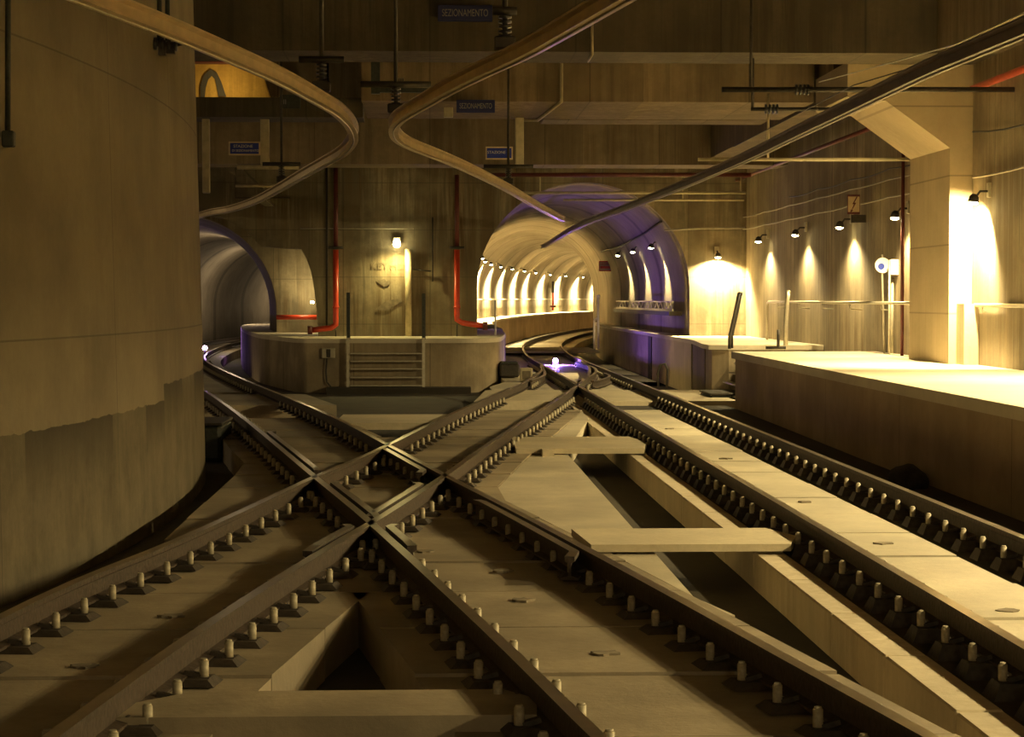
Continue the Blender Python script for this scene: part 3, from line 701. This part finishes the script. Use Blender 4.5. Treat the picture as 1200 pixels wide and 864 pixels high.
sgn = sign('small red and cream sign on the tunnel lining', 702, 306, 717, 318, 78, 'cream', [('VIETATO', .3, 0, .2)], 'signred', 'signred')
m = MB(); m.bb(-.2, .2, -.012, 0, -.09, -.0); m.build('stripe', 'signred', sgn)
ls = sign('cream warning plate with a lightning arrow on the right wall', 993, 228, 1008, 251, 39.8, 'cream', (), 'reddark')
m = MB(); m.prism([(.05, .15), (-.03, .0), (.0, .0), (-.05, -.12), (-.06, -.09), (-.07, -.16), (-.01, -.12), (-.035, -.11), (.045, .03), (.01, .03), (.07, .14)], -.016, -.01, 'Y'); m.build('arrow', 'reddark', ls)
m = MB(); m.bb(-.04, .3, .03, .06, -.35, -.2); m.build('bracket', 'dark', ls)
# round blue sign and lit white panel at the wall
rs = tag(empty('round_sign', at_y(1034.5, 311, 37.3)), 'small round white sign with a blue centre beside the lit notice', 'sign')
m = MB(); m.tube([(0, 0, 0), (0, .03, 0)], .14, 20); m.build('disc', 'white', rs)
m = MB(); m.tube([(-.03, -.01, -.02), (-.03, 0, -.02)], .06, 16); m.build('symbol', 'blue', rs)
m = MB(); m.tube([(0, .05, .2), (0, .05, -.12), (.06, .05, -1.9)], .02, 8); m.build('pole', 'steel', rs)
ns = sign('small white notice with blue lines beside the dark red conduit', 1044, 304, 1057, 322, 37.0, 'white', (), None)
for k in range(4):
    m = MB(); m.bb(-.04, .05, -.006, 0, .08 - k * .05, .09 - k * .05); m.build('text_line', 'blue', ns)
m = MB(); m.tube([(-.12, .03, .13), (-.12, .03, -2.0)], .02, 8); m.build('pole', 'steel', ns)
# stencil marks and stain by the pier lamp
st = tag(empty('stencil_mark', at_y(457, 312, 54.98)), 'faded dark stencil marks on the pier below the bright lamp', 'stencil')
text('KEY', .26, 'soot', st, (-.28, 0, 0)); text('HIIIII', .26, 'soot', st, (.25, 0, 0))
m = MB(); m.prism([(-.35, -.35), (-.3, -.45), (-.15, -.55), (-.02, -.48), (.02, -.36), (-.1, -.4), (-.15, -.33), (-.25, -.38)], -.004, 0, 'Y'); m.build('smudge', 'soot', st)
m = MB(); m.prism([(-.4, -1.15), (-.1, -.92), (.3, -.85), (.32, -.95), (.1, -1.05), (-.05, -1.2)], -.004, 0, 'Y'); m.build('smudge', 'soot', st)

# ------------------------------------------------------------------ red pipes
def red_pipe(label, x, y0, y1, ex, ey):
    Y = 54.75
    top = at_y(x, y0, Y); bot = at_y(x, y1, Y); en = at_y(ex, ey, Y)
    r = tag(empty('red_pipe', bot), label, 'pipe', 'red pipes on the central pier')
    fl = at_y(x, 291, Y)
    m = MB(); m.tube([fl - bot + Vector((0, 0, -.04)), Vector((0, 0, .2)), Vector((0, 0, .08)), Vector(((en.x - bot.x) * .2, 0, -.01)), en - bot], .075, 12); m.build('lower_pipe', 'red', r)
    m = MB(); m.tube([top - bot, fl - bot], .06, 12); m.build('upper_pipe', 'reddark', r)
    m = MB(); m.tube([fl - bot + Vector((0, 0, .05)), fl - bot + Vector((0, 0, -.02))], .2, 16); m.build('flange', 'dark', r)
    j = at_y(x, 360, Y) - bot
    m = MB(); m.tube([j + Vector((0, 0, .03)), j - Vector((0, 0, .03))], .09, 12); m.build('coupling', 'red', r)
    m = MB(); e_ = en - bot; m.tube([e_, e_ + Vector((.12 * (1 if e_.x > 0 else -1), 0, 0))], .11, 12); m.build('valve', 'reddark', r)
    m = MB(); m.tube([(0, 0, -.06), (0, 0, PLAT - bot.z)], .02, 6); m.build('stand', 'dark', r)
red_pipe('vertical red pipe on the pier, the one near the left tunnel', 393.5, 195, 384, 366, 387)
red_pipe('vertical red pipe on the pier, the one near the big tunnel mouth', 535.5, 205, 378, 566, 382)
m = MB(); a = at_y(324, 372, 60.5); b_ = at_y(371, 372, 60.5); m.tube([a, b_], .07, 10); tag(m.build('red_pipe', 'red'), 'low horizontal red pipe on the far left walkway', 'pipe')
m = MB(); a = at_y(560, 205, 48.4); b_ = at_y(880, 205, 48.4); m.tube([a, b_], .05, 10); tag(m.build('red_pipe', 'reddark'), 'long dark red horizontal pipe under the far beam above the big mouth', 'pipe')
m = MB(); m.tube([(8.15, 5, 4.98), (8.15, 30.9, 4.98)], .055, 10); tag(m.build('red_pipe', 'red'), 'red pipe high on the right wall above the right edge', 'pipe')
m = MB(); m.tube([(8.15, 34, 4.98), (8.15, 54.8, 4.98)], .045, 10); tag(m.build('red_pipe', 'reddark'), 'dark red pipe high on the right wall beyond the column', 'pipe')
m = MB(); a = at_y(1058.5, 170, 35.8); m.tube([(a.x, a.y, 4.9), (a.x, a.y, PLAT)], .032, 8); tag(m.build('red_conduit', 'reddark'), 'dark red vertical conduit just left of the column', 'conduit')

# pier details: lamp post conduit, cables, box
m = MB(); a = at_y(478.5, 292, 54.85); m.tube([a, (a.x, a.y, PLAT)], .085, 10); tag(m.build('pale_conduit', 'pale'), 'pale vertical duct below the pier lamp', 'duct')
def wire(label, pts, r=.018, mat='cable', name='cable', cat='cable'):
    m = MB(); m.tube(pts, r, 6); return tag(m.build(name, mat), label, cat)
wire('thin cable across the pier above the lamp', [at_y(x, 268, 54.9) for x in (352, 420, 485)], .016)
wire('short dark cable on the pier right of the pale duct', [at_y(x, y, 54.9) for x, y in ((484, 316), (505, 318))], .02, 'dark')
wire('dark vertical cable on the pier right of the lamp', [at_y(x, y, 54.9) for x, y in ((507, 255), (507, 330))], .02, 'dark')
wire('dark wide vertical cable at the pier edge by the left red pipe', [at_y(x, y, 54.85) for x, y in ((383, 195), (383, 388))], .03, 'dark')
wire('cable running above the big mouth to the right wall', [at_y(x, y, 54.9) for x, y in ((778, 270), (820, 268), (873, 267))], .025)
jb = tag(empty('junction_box', at_y(385, 414, 51.45)), 'grey junction box with a hanging cable on the rounded walkway side', 'junction box')
m = MB(); m.box((0, 0, 0), (.33, .12, .26), bev=.02); m.build('box', 'box', jb)
m = MB(); m.box((.0, -.07, 0), (.1, .02, .2), bev=.008); m.build('latch', 'dark', jb)
b0 = jb.location
m = MB(); m.tube([at_y(x, y, 51.4) - b0 for x, y in ((383, 420), (382, 436), (383, 448), (390, 456), (402, 462))], .022, 8); m.build('cable', 'dark', jb)
# dark base channel and box below the ladder
a = at_y(395, 462, 50.9)
m = MB(); m.bb(-2.55, 1.0, 50.7, 51.4, PIT, -.36); struct(m.build('trim_1', 'bed'))

# ladder steps on the central walkway
ld = tag(empty('step_ladder', (0, 51.3, PLAT)), 'wide metal step ladder with dark handrail posts on the central walkway', 'ladder')
def L(x, y, Y=51.2): p = at_y(x, y, Y); return p - Vector((0, 51.3, PLAT))
for x, yt in ((408, 343), (496.5, 344)):
    m = MB(); m.box((L(x, (yt + 400) / 2).x, -.02, (L(x, yt).z + L(x, 398).z) / 2), (.09, .06, L(x, yt).z - L(x, 398).z)); m.build('handrail_post', 'green', ld)
    m = MB(); m.box((L(x, 428).x, -.12, L(x, 428).z), (.07, .16, 1.35)); m.build('stringer', 'steel', ld)
for k, y in enumerate((414.5, 423.5, 432.5, 442.5, 452)):
    c = L(453, y, 51.1); m = MB(); m.box((c.x, -.2, c.z), (1.78, .22, .03), bev=.006); m.build('tread', 'steel', ld)

# ------------------------------------------------------------------ handrails on the right
hr = tag(empty('wall_handrail', (8.2, 50, PLAT)), 'long wall handrail on the right wall between the steps and the column', 'handrail')
m = MB(); m.tube([(0, -.0, 0), (0, 0, .78), (0, -.06, .89), (0, -.2, .92), (0, -16.3, .92)], .03, 10); m.build('rail_tube', 'steel', hr)
for k in range(6):
    m = MB(); m.tube([(0, -1.5 - k * 2.8, .9), (.0, -1.5 - k * 2.8, .8), (.24, -1.5 - k * 2.8, .78)], .014, 6); m.build('wall_bracket', 'steel', hr)
hr = tag(empty('wall_handrail', (8.2, 31, PLAT)), 'wall handrail on the right wall in front of the column', 'handrail')
m = MB(); m.tube([(.22, -.0, .90), (.03, -.05, .90), (0, -.2, .90), (0, -26, .88)], .03, 10); m.build('rail_tube', 'steel', hr)
for k in range(7):
    m = MB(); m.tube([(0, -.6 - k * 2.6, .88), (.0, -.6 - k * 2.6, .8), (.24, -.6 - k * 2.6, .78)], .014, 6); m.build('wall_bracket', 'steel', hr)
# grab rails of the steps at the walkway end
def grab(label, pix, Y, r=.032, mat='steel', back=.5):
    base = at_y(*pix[-1], Y); o = tag(empty('grab_rail', base), label, 'grab rail')
    m = MB(); m.tube([at_y(x, y, Y) - base for x, y in pix], r, 8); m.build('front_tube', mat, o)
    m = MB(); m.tube([at_y(x, y, Y) - base + Vector((.12, back, 0)) for x, y in pix], r * .8, 8); m.build('rear_tube', mat, o)
    t = at_y(*pix[0], Y) - base; m = MB(); m.tube([t, t + Vector((.12, back, 0))], r, 8); m.build('top_bend', mat, o)
    return o
grab('slanted dark grab rail at the end of the front walkway', [(866, 344), (861, 368), (855, 395), (855, 409)], 39.2, mat='dark')
grab('upright pale grab rail with a foot at the steps', [(923, 342), (921.5, 352), (920, 380), (920, 405)], 40.8)
m = MB(); a = at_y(912, 405, 40.9); m.tube([(a.x, a.y, PLAT), (a.x, a.y, PLAT + .38)], .03, 8); m.tube([(a.x - .25, a.y, PLAT + .02), (a.x + .15, a.y, PLAT + .02)], .03, 8)
tag(m.build('short_post', 'dark'), 'short dark post beside the upright grab rail', 'post')
st_ = tag(empty('steps', (5.9, 39, PIT)), 'metal steps in the gap between the two right walkways', 'steps')
for k in range(5):
    m = MB(); m.bb(0.0, .7, .05, 4.8, .2 + k * .2, .23 + k * .2)
    m = MB(); m.box((.15 + k * .12, 2.4, .18 + k * .2), (.16, 4.5, .03)); m.build('tread', 'steel', st_)
# loop of cable hose near far right walkway
m = MB(); a = at_y(776, 454, 45.5); m.tube([a + Vector((x, 0, z)) for x, z in ((-.08, 0), (-.1, .3), (-.04, .5), (.06, .52), (.12, .4), (.1, 0))], .025, 8); tag(m.build('hose_loop', 'dark'), 'dark looped hose standing at the foot of the far right walkway', 'hose')
# poles by the tunnel mouth
def pole(label, x, y0, y1, Y, r=.035, mat='white', extra=True):
    a = at_y(x, y1, Y); b_ = at_y(x, y0, Y); o = tag(empty('marker_pole', a), label, 'pole')
    m = MB(); m.tube([(0, 0, 0), b_ - a], r, 8); m.build('pole', mat, o)
    if extra:
        m = MB(); m.tube([(-.14, 0, 0), (-.14, 0, (b_ - a).z * .55)], r * .8, 8); m.tube([(-.14, 0, (b_ - a).z * .55), (0, 0, (b_ - a).z * .6)], r * .8, 8); m.build('side_bar', mat, o)
        m = MB(); m.tube([b_ - a + Vector((-.06, 0, .02)), b_ - a + Vector((.06, 0, .02))], r * 1.3, 8); m.build('cap', mat, o)
    return o
pole('white marker pole at the tip of the far right walkway', 701, 348, 409, 72, .04)
pole('thin white pole at the corner of the central walkway', 580.5, 352, 394, 56.3, .025, extra=False)
# tunnel signal and second pole
sg = tag(empty('tunnel_signal', at_y(648, 362, 128)), 'slim red and black signal post before the floodlit tunnel wall', 'signal')
m = MB(); m.tube([(0, 0, -.1), (0, 0, 1.7)], .06, 8); m.build('pole', 'signred', sg)
m = MB(); m.box((0, 0, 1.35), (.18, .14, .7), bev=.02); m.build('head', 'dark', sg)
m = MB(); m.box((0, -.1, .15), (.34, .2, .12), bev=.02); m.build('foot_box', 'reddark', sg)

# ------------------------------------------------------------------ right wall cables, clips
def sag(x, y0, y1, z, n, amp, r, label, mat='cable'):
    pts = []
    for i in range(n * 6 + 1):
        t = i / (n * 6); s_ = (i % 6) / 6; pts.append((x, y0 + (y1 - y0) * t, z - amp * 4 * s_ * (1 - s_)))
    wire(label, pts, r, mat)
sag(8.36, 34, 55, 4.0, 6, .02, .013, 'pale upper cable sagging along the right wall beyond the column')
sag(8.38, 34, 48, 4.2, 4, .04, .013, 'thin dark cable above the pale one on the right wall', 'dark')
sag(8.36, 34, 55, 3.68, 6, .02, .016, 'pale lower cable along the right wall just above the wall lamps')
sag(8.2, 5, 31, 3.66, 8, .02, .018, 'pale cable along the right wall near the right edge')
sag(8.2, 5, 31, 4.35, 5, .12, .014, 'dark cable sagging high on the right wall near the right edge', 'dark')
for k, x in enumerate((8.40,)):
    pass
def conduit_v(x, y, z0, z1, r, label, mat='pale'):
    m = MB(); m.tube([(x, y, z0), (x, y, z1)], r, 8); tag(m.build('wall_conduit', mat), label, 'conduit')
conduit_v(8.40, 30.45, PLAT, 3.2, .03, 'pale vertical conduit below the brightest wall lamp')
conduit_v(8.38, 37.2, PLAT, 2.2, .035, 'pale vertical conduit below the white notice', 'steel')
# square ducts at the column foot
m = MB(); m.bb(8.02, 8.24, 30.75, 31.19, PLAT, 1.75); tag(m.build('cable_duct', 'kerb'), 'low pale boxed duct at the front foot of the column', 'duct')

# catenary feeder wires on the right
wire('thin wire slanting over the dark conductor rail toward the top right', [at_y(x, y, Y) for x, y, Y in ((960, 96, 32), (1050, 72, 26), (1120, 52, 21), (1200, 15, 17))], .008, 'steel', 'feeder_wire', 'wire')
wire('thin lower wire meeting the dark conductor rail clamp', [at_y(x, y, Y) for x, y, Y in ((860, 172, 36), (1000, 100, 27), (1083, 75, 23))], .008, 'dark', 'feeder_wire', 'wire')
wire('thin dark wire in the recess above the left mouth', [at_y(x, y, 50) for x, y in ((276, 192), (276, 232), (340, 232))], .012, 'dark', 'feeder_wire', 'wire')
# hook conduit under beams at the centre
wire('pale angled conduit dropping from the beam face in the centre', [at_y(658, 72, 34.7), at_y(658, 119, 34.7), at_y(630, 141, 38.4), at_y(614, 141, 38.4)], .03, 'pale', 'angled_conduit', 'conduit')
wire('small hooked conduit on the front beam', [at_y(694, 28, 29.7), at_y(694, 64, 29.7), at_y(689, 72, 31.1)], .02, 'pale', 'angled_conduit', 'conduit')
# vertical pipe pieces (left edge of frame)
dp = tag(empty('down_pipe', (-3.2, 15.55, 3)), 'dark vertical pipe with a box end at the left edge of the curved wall', 'pipe')
a = at_y(8, 0, 15.6); c_ = at_y(9, 155, 15.6); d_ = at_y(10, 163, 15.6); L0 = dp.location
m = MB(); m.tube([Vector((a.x + .02, 15.6, 5)) - L0, c_ - L0], .022, 8); m.build('pipe', 'green', dp)
m = MB(); m.box(d_ - L0, (.09, .1, .12), bev=.01); m.build('end_box', 'green', dp)

# ------------------------------------------------------------------ odds on the floor
m = MB()
n = 18
for i in range(5):
    pass
bg = MB(); 
pts = []
bm = bmesh.new(); bmesh.ops.create_icosphere(bm, subdivisions=3, radius=1)
for v in bm.verts:
    k = 1 + .12 * math.sin(v.co.x * 5 + 1) * math.cos(v.co.y * 4) ; v.co = Vector((v.co.x * .2 * k, v.co.y * .42 * k, max(v.co.z * .17 * k, -.12)))
bm.verts.index_update(); bg.add([v.co for v in bm.verts], [[v.index for v in f.verts] for f in bm.faces], smooth=True); bm.free()
o = bg.build('black_sack', 'rope'); o.location = (5.28, 22.6, -.18); tag(o, 'black lumpy sack on the ground against the high walkway side', 'sack')
cbx = tag(empty('track_cabinet', (-3.25, 30.5, PIT)), 'dark grey trackside cabinet behind the edge of the curved wall', 'cabinet')
m = MB(); m.box((0, 0, .27), (.5, 1.6, .52), bev=.05); m.build('body', 'green', cbx)
m = MB(); m.box((0, 0, .545), (.54, 1.64, .04), bev=.01); m.build('lid', 'dark', cbx)
bx = tag(empty('equipment_box', (5.95, 42.2, PIT)), 'low black equipment box in the gap before the far right walkway', 'equipment box')
m = MB(); m.box((.1, 0, .2), (.8, 1.6, .4), bev=.03); m.build('body', 'green', bx)
m = MB(); m.box((.1, 0, .42), (.84, 1.64, .04), bev=.01); m.build('lid', 'dark', bx)

# ------------------------------------------------------------------ wall lamps
LAMPCOL = (1, .775, .37)
def lamp_proto():
    r = empty('wall_lamp')
    m = MB(); m.box((.22, 0, .16), (.06, .12, .22), bev=.01); m.build('mount_box', 'box', r)
    m = MB(); m.tube([(.2, 0, .14), (.08, 0, .14), (.02, 0, .06)], .018, 8); m.build('arm', 'dark', r)
    m = MB(); m.tube([(.0, 0, .10), (-.01, 0, .06), (-.02, 0, -.02)], [.035, .07, .085], 14); m.build('hood', 'dark', r)
    m = MB(); m.tube([(-.02, 0, -.022), (-.02, 0, -.045), (-.02, 0, -.06)], [.075, .07, .03], 14); m.build('lens', 'lamp', r)
    return r
LP = lamp_proto(); first = True
def wall_lamp(loc, rz, label, energy, spot=130, blend=.6, tilt=0., aimv=None, size=.06):
    global first
    r = LP if first else copy_tree(LP); first = False
    r.location = loc; r.rotation_euler = (0, 0, rz)
    tag(r, label, 'wall lamp', 'spot lamps on the tunnel walls')
    p = Vector(loc) + Matrix.Rotation(rz, 3, 'Z') @ Vector((-.02, 0, -.10))
    l = light('SPOT', 'lamp_or_fill_light', p, energy, LAMPCOL, spot_size=R(spot), spot_blend=blend, shadow_soft_size=size)
    t = Matrix.Rotation(rz, 3, 'Z') @ Vector(aimv or (-.25, 0, -1)); aim(l, p + t)
    return r
XL = 8.17
names = {51.1: 'wall lamp nearest the inner corner of the right wall', 45.9: 'second wall lamp from the inner corner on the right wall', 40.9: 'wall lamp below the cream warning plate',
         36.0: 'wall lamp just left of the column beside the dark red conduit', 30.2: 'wall lamp directly right of the column'}
EN = {51.1: 800, 45.9: 700, 40.9: 700, 36.0: 900, 30.2: 2600}
for y, lb in names.items(): wall_lamp((XL if y > 31 else 8.02, y, 3.27), 0, lb, EN[y], spot=150, aimv=(-.25, 0, -1) if y > 31 else (-.1, .7, -1))
# further lamps of the same row, nearer than the frame shows
for y in (25.4, 20.3, 15.2, 10.1, 5.0):
    l = light('SPOT', 'lamp_or_fill_light', (XL - .3, y, 3.17), 1650, LAMPCOL, spot_size=R(150), spot_blend=.6, shadow_soft_size=.06); aim(l, (XL - .55, y, 2.2))
# three lamps inside the big mouth on its right lining
for (y, lb) in ((60, 'lamp on the right lining just inside the big mouth'), (65.4, 'middle of the three lamps on the right lining'), (70.7, 'innermost of the three lamps on the right lining')):
    wall_lamp((6.45, y, 3.33), 0, lb, 700, spot=80, blend=.5, aimv=(.18, 0, -1))
# floodlit outer wall of the far tunnel
Wp = off_path(E, -1.2)
PCo = off_path(PC, -2.62)
cnt = 0; d = 0; nxt = 0; flood = []
for i in range(1, len(PCo)):
    seg = (PCo[i] - PCo[i - 1]).length; d += seg
    if PCo[i].y > 84 and d > nxt:
        flood.append((PCo[i], PCo[i] - PCo[i - 1])); nxt = d + 7.4
flood = flood[:12]
ordw = ['first', 'second', 'third', 'fourth', 'fifth', 'sixth', 'seventh', 'eighth', 'ninth', 'tenth', 'eleventh', 'twelfth', 'thirteenth', 'fourteenth', 'fifteenth', 'sixteenth']
for k, (p, t) in enumerate(flood):
    g = Vector((t.y, -t.x, 0)).normalized()          # to the right: into the tunnel
    rz = math.atan2(-g.y, -g.x)
    wall_lamp((p.x + g.x * .5, p.y + g.y * .5, 3.5), rz, f'{ordw[k]} lamp from the pier on the floodlit far tunnel wall', 7000, spot=150, blend=1., aimv=(.45, 0, -1))
# lamp on the pier
pl = tag(empty('pier_lamp', at_y(465, 285, 54.8)), 'bright small floodlight on the central pier', 'wall lamp')
m = MB(); m.box((0, .1, .06), (.2, .14, .2), bev=.02); m.build('housing', 'box', pl)
m = MB(); m.tube([(0, 0, -.0), (0, -.06, -.04), (0, -.08, -.05)], [.10, .10, .04], 16); m.build('lens', 'lamp', pl)
l = light('SPOT', 'lamp_or_fill_light', pl.location + Vector((0, -.16, -.1)), 260, (1, .8, .3), spot_size=R(170), spot_blend=.8, shadow_soft_size=.06); aim(l, l.location + Vector((0, -.25, -1)))
# lamp at the corner of the big right wall (glow on the portal wall)
wall_lamp((7.65, 54.72, 2.95), R(90), 'lamp on the portal wall beside the inner corner', 2200, spot=150, blend=.5, aimv=(.25, .0, -1))
# left recess lamp
ll = tag(empty('arm_lamp', at_y(367, 354, 60.6)), 'small lamp on an arm in the left recess', 'wall lamp')
m = MB(); m.tube([(0, 0, 0), (.16, 0, 0)], .03, 8); m.build('arm', 'dark', ll)
m = MB(); m.tube([(-.02, 0, .02), (-.02, 0, -.04)], .05, 10); m.build('lens', 'lamp', ll)
light('POINT', 'lamp_or_fill_light', ll.location + Vector((-.05, -.35, .35)), 60, LAMPCOL, shadow_soft_size=.1)
for p_ in ((-7.6, 80, 2.2), (-7.4, 96, 2.4), (-5.8, 112, 2.6)): light('POINT', 'lamp_or_fill_light', p_, 170, (1, .78, .5), shadow_soft_size=.5)  # added fill lights without fixtures, brighten the left tunnel lining

# violet marker lights
vl = tag(empty('marker_light', (3.83, 63, TOP)), 'bright violet marker light standing between the turnout rails', 'signal lamp')
m = MB(); m.box((0, .06, .04), (.2, .16, .08), bev=.01); m.build('post', 'dark', vl)
m = MB(); m.tube([(0, .02, .13), (0, .12, .13)], .09, 12); m.build('housing', 'dark', vl)
m = MB(); m.tube([(0, .02, .13), (0, -.02, .13)], .07, 14); m.build('lens', 'violet', vl)
light('POINT', 'violet_light', (3.83, 62.9, .0), 240, (.32, .16, 1), shadow_soft_size=.05)
a = at_z(240, 408, .1)
vl = tag(empty('marker_light', (a.x, a.y, TOP)), 'violet marker light by the left tunnel rails at the wall edge', 'signal lamp')
m = MB(); m.tube([(0, 0, 0), (0, 0, .24)], .035, 8); m.build('post', 'dark', vl)
m = MB(); m.tube([(0, .02, .3), (0, -.02, .3)], .08, 14); m.build('lens', 'violet', vl)
l = light('SPOT', 'violet_light', (a.x, a.y - .2, .14), 190, (.32, .16, 1), shadow_soft_size=.05, spot_size=R(100), spot_blend=.4); aim(l, (a.x + 2, a.y + 1.5, .1))

# lattice tray and rails inside the big mouth
tr = tag(empty('cable_tray', (6.6, 56, 1.6)), 'perforated cable tray on the right lining of the big mouth', 'tray')
m = MB(); m.bb(-.02, .02, 0, 17, .12, .16); m.bb(-.02, .02, 0, 17, -.12, -.06); m.build('edge_strip', 'steel', tr)
m = MB(); 
for k in range(34):
    m.tube([(0, k * .5, -.08), (0, k * .5 + .5, .14)] if k % 2 else [(0, k * .5, .14), (0, k * .5 + .5, -.08)], .014, 5)
m.build('lattice', 'steel', tr)
m = MB(); m.bb(-.1, .25, 0, 17, -.24, -.12); m.build('shelf', 'dark', tr)
wire('dark cable bracketed along the right lining above the lamps', [(6.2, 55.3, 3.9), (6.35, 62, 3.72), (6.45, 70, 3.6), (6.3, 76, 3.55)], .03, 'dark')
m = MB(); Pw = off_path(PC, -2.66); m.tube([p + Vector((0, 0, 3.75)) for p in Pw if 80 < p.y], .06, 8); tag(m.build('cable_duct', 'dark'), 'dark duct above the floodlights of the far tunnel wall', 'duct')
m = MB(); Pw = off_path(E, -.9); m.tube([p + Vector((0, 0, PLAT + .95)) for p in Pw if 74 < p.y], .025, 8); tag(m.build('wall_handrail', 'steel'), 'thin handrail before the floodlit far tunnel wall', 'handrail')

# ------------------------------------------------------------------ ambient: warm fill light added behind the viewpoint, no lamp there
for (x, y, z, e) in ((1.5, -3, 3.0, 300),):
    l = light('POINT', 'rear_fill_light', (x, y, z), e, (1, .78, .38), shadow_soft_size=.6)
w = bpy.data.worlds.new('world'); scn.world = w; w.use_nodes = True
w.node_tree.nodes['Background'].inputs[0].default_value = (1, .72, .38, 1); w.node_tree.nodes['Background'].inputs[1].default_value = .3

scn.view_settings.view_transform = 'Standard'; scn.view_settings.look = 'None'; scn.view_settings.exposure = 0; scn.view_settings.gamma = 1
scn.view_settings.use_curve_mapping = False
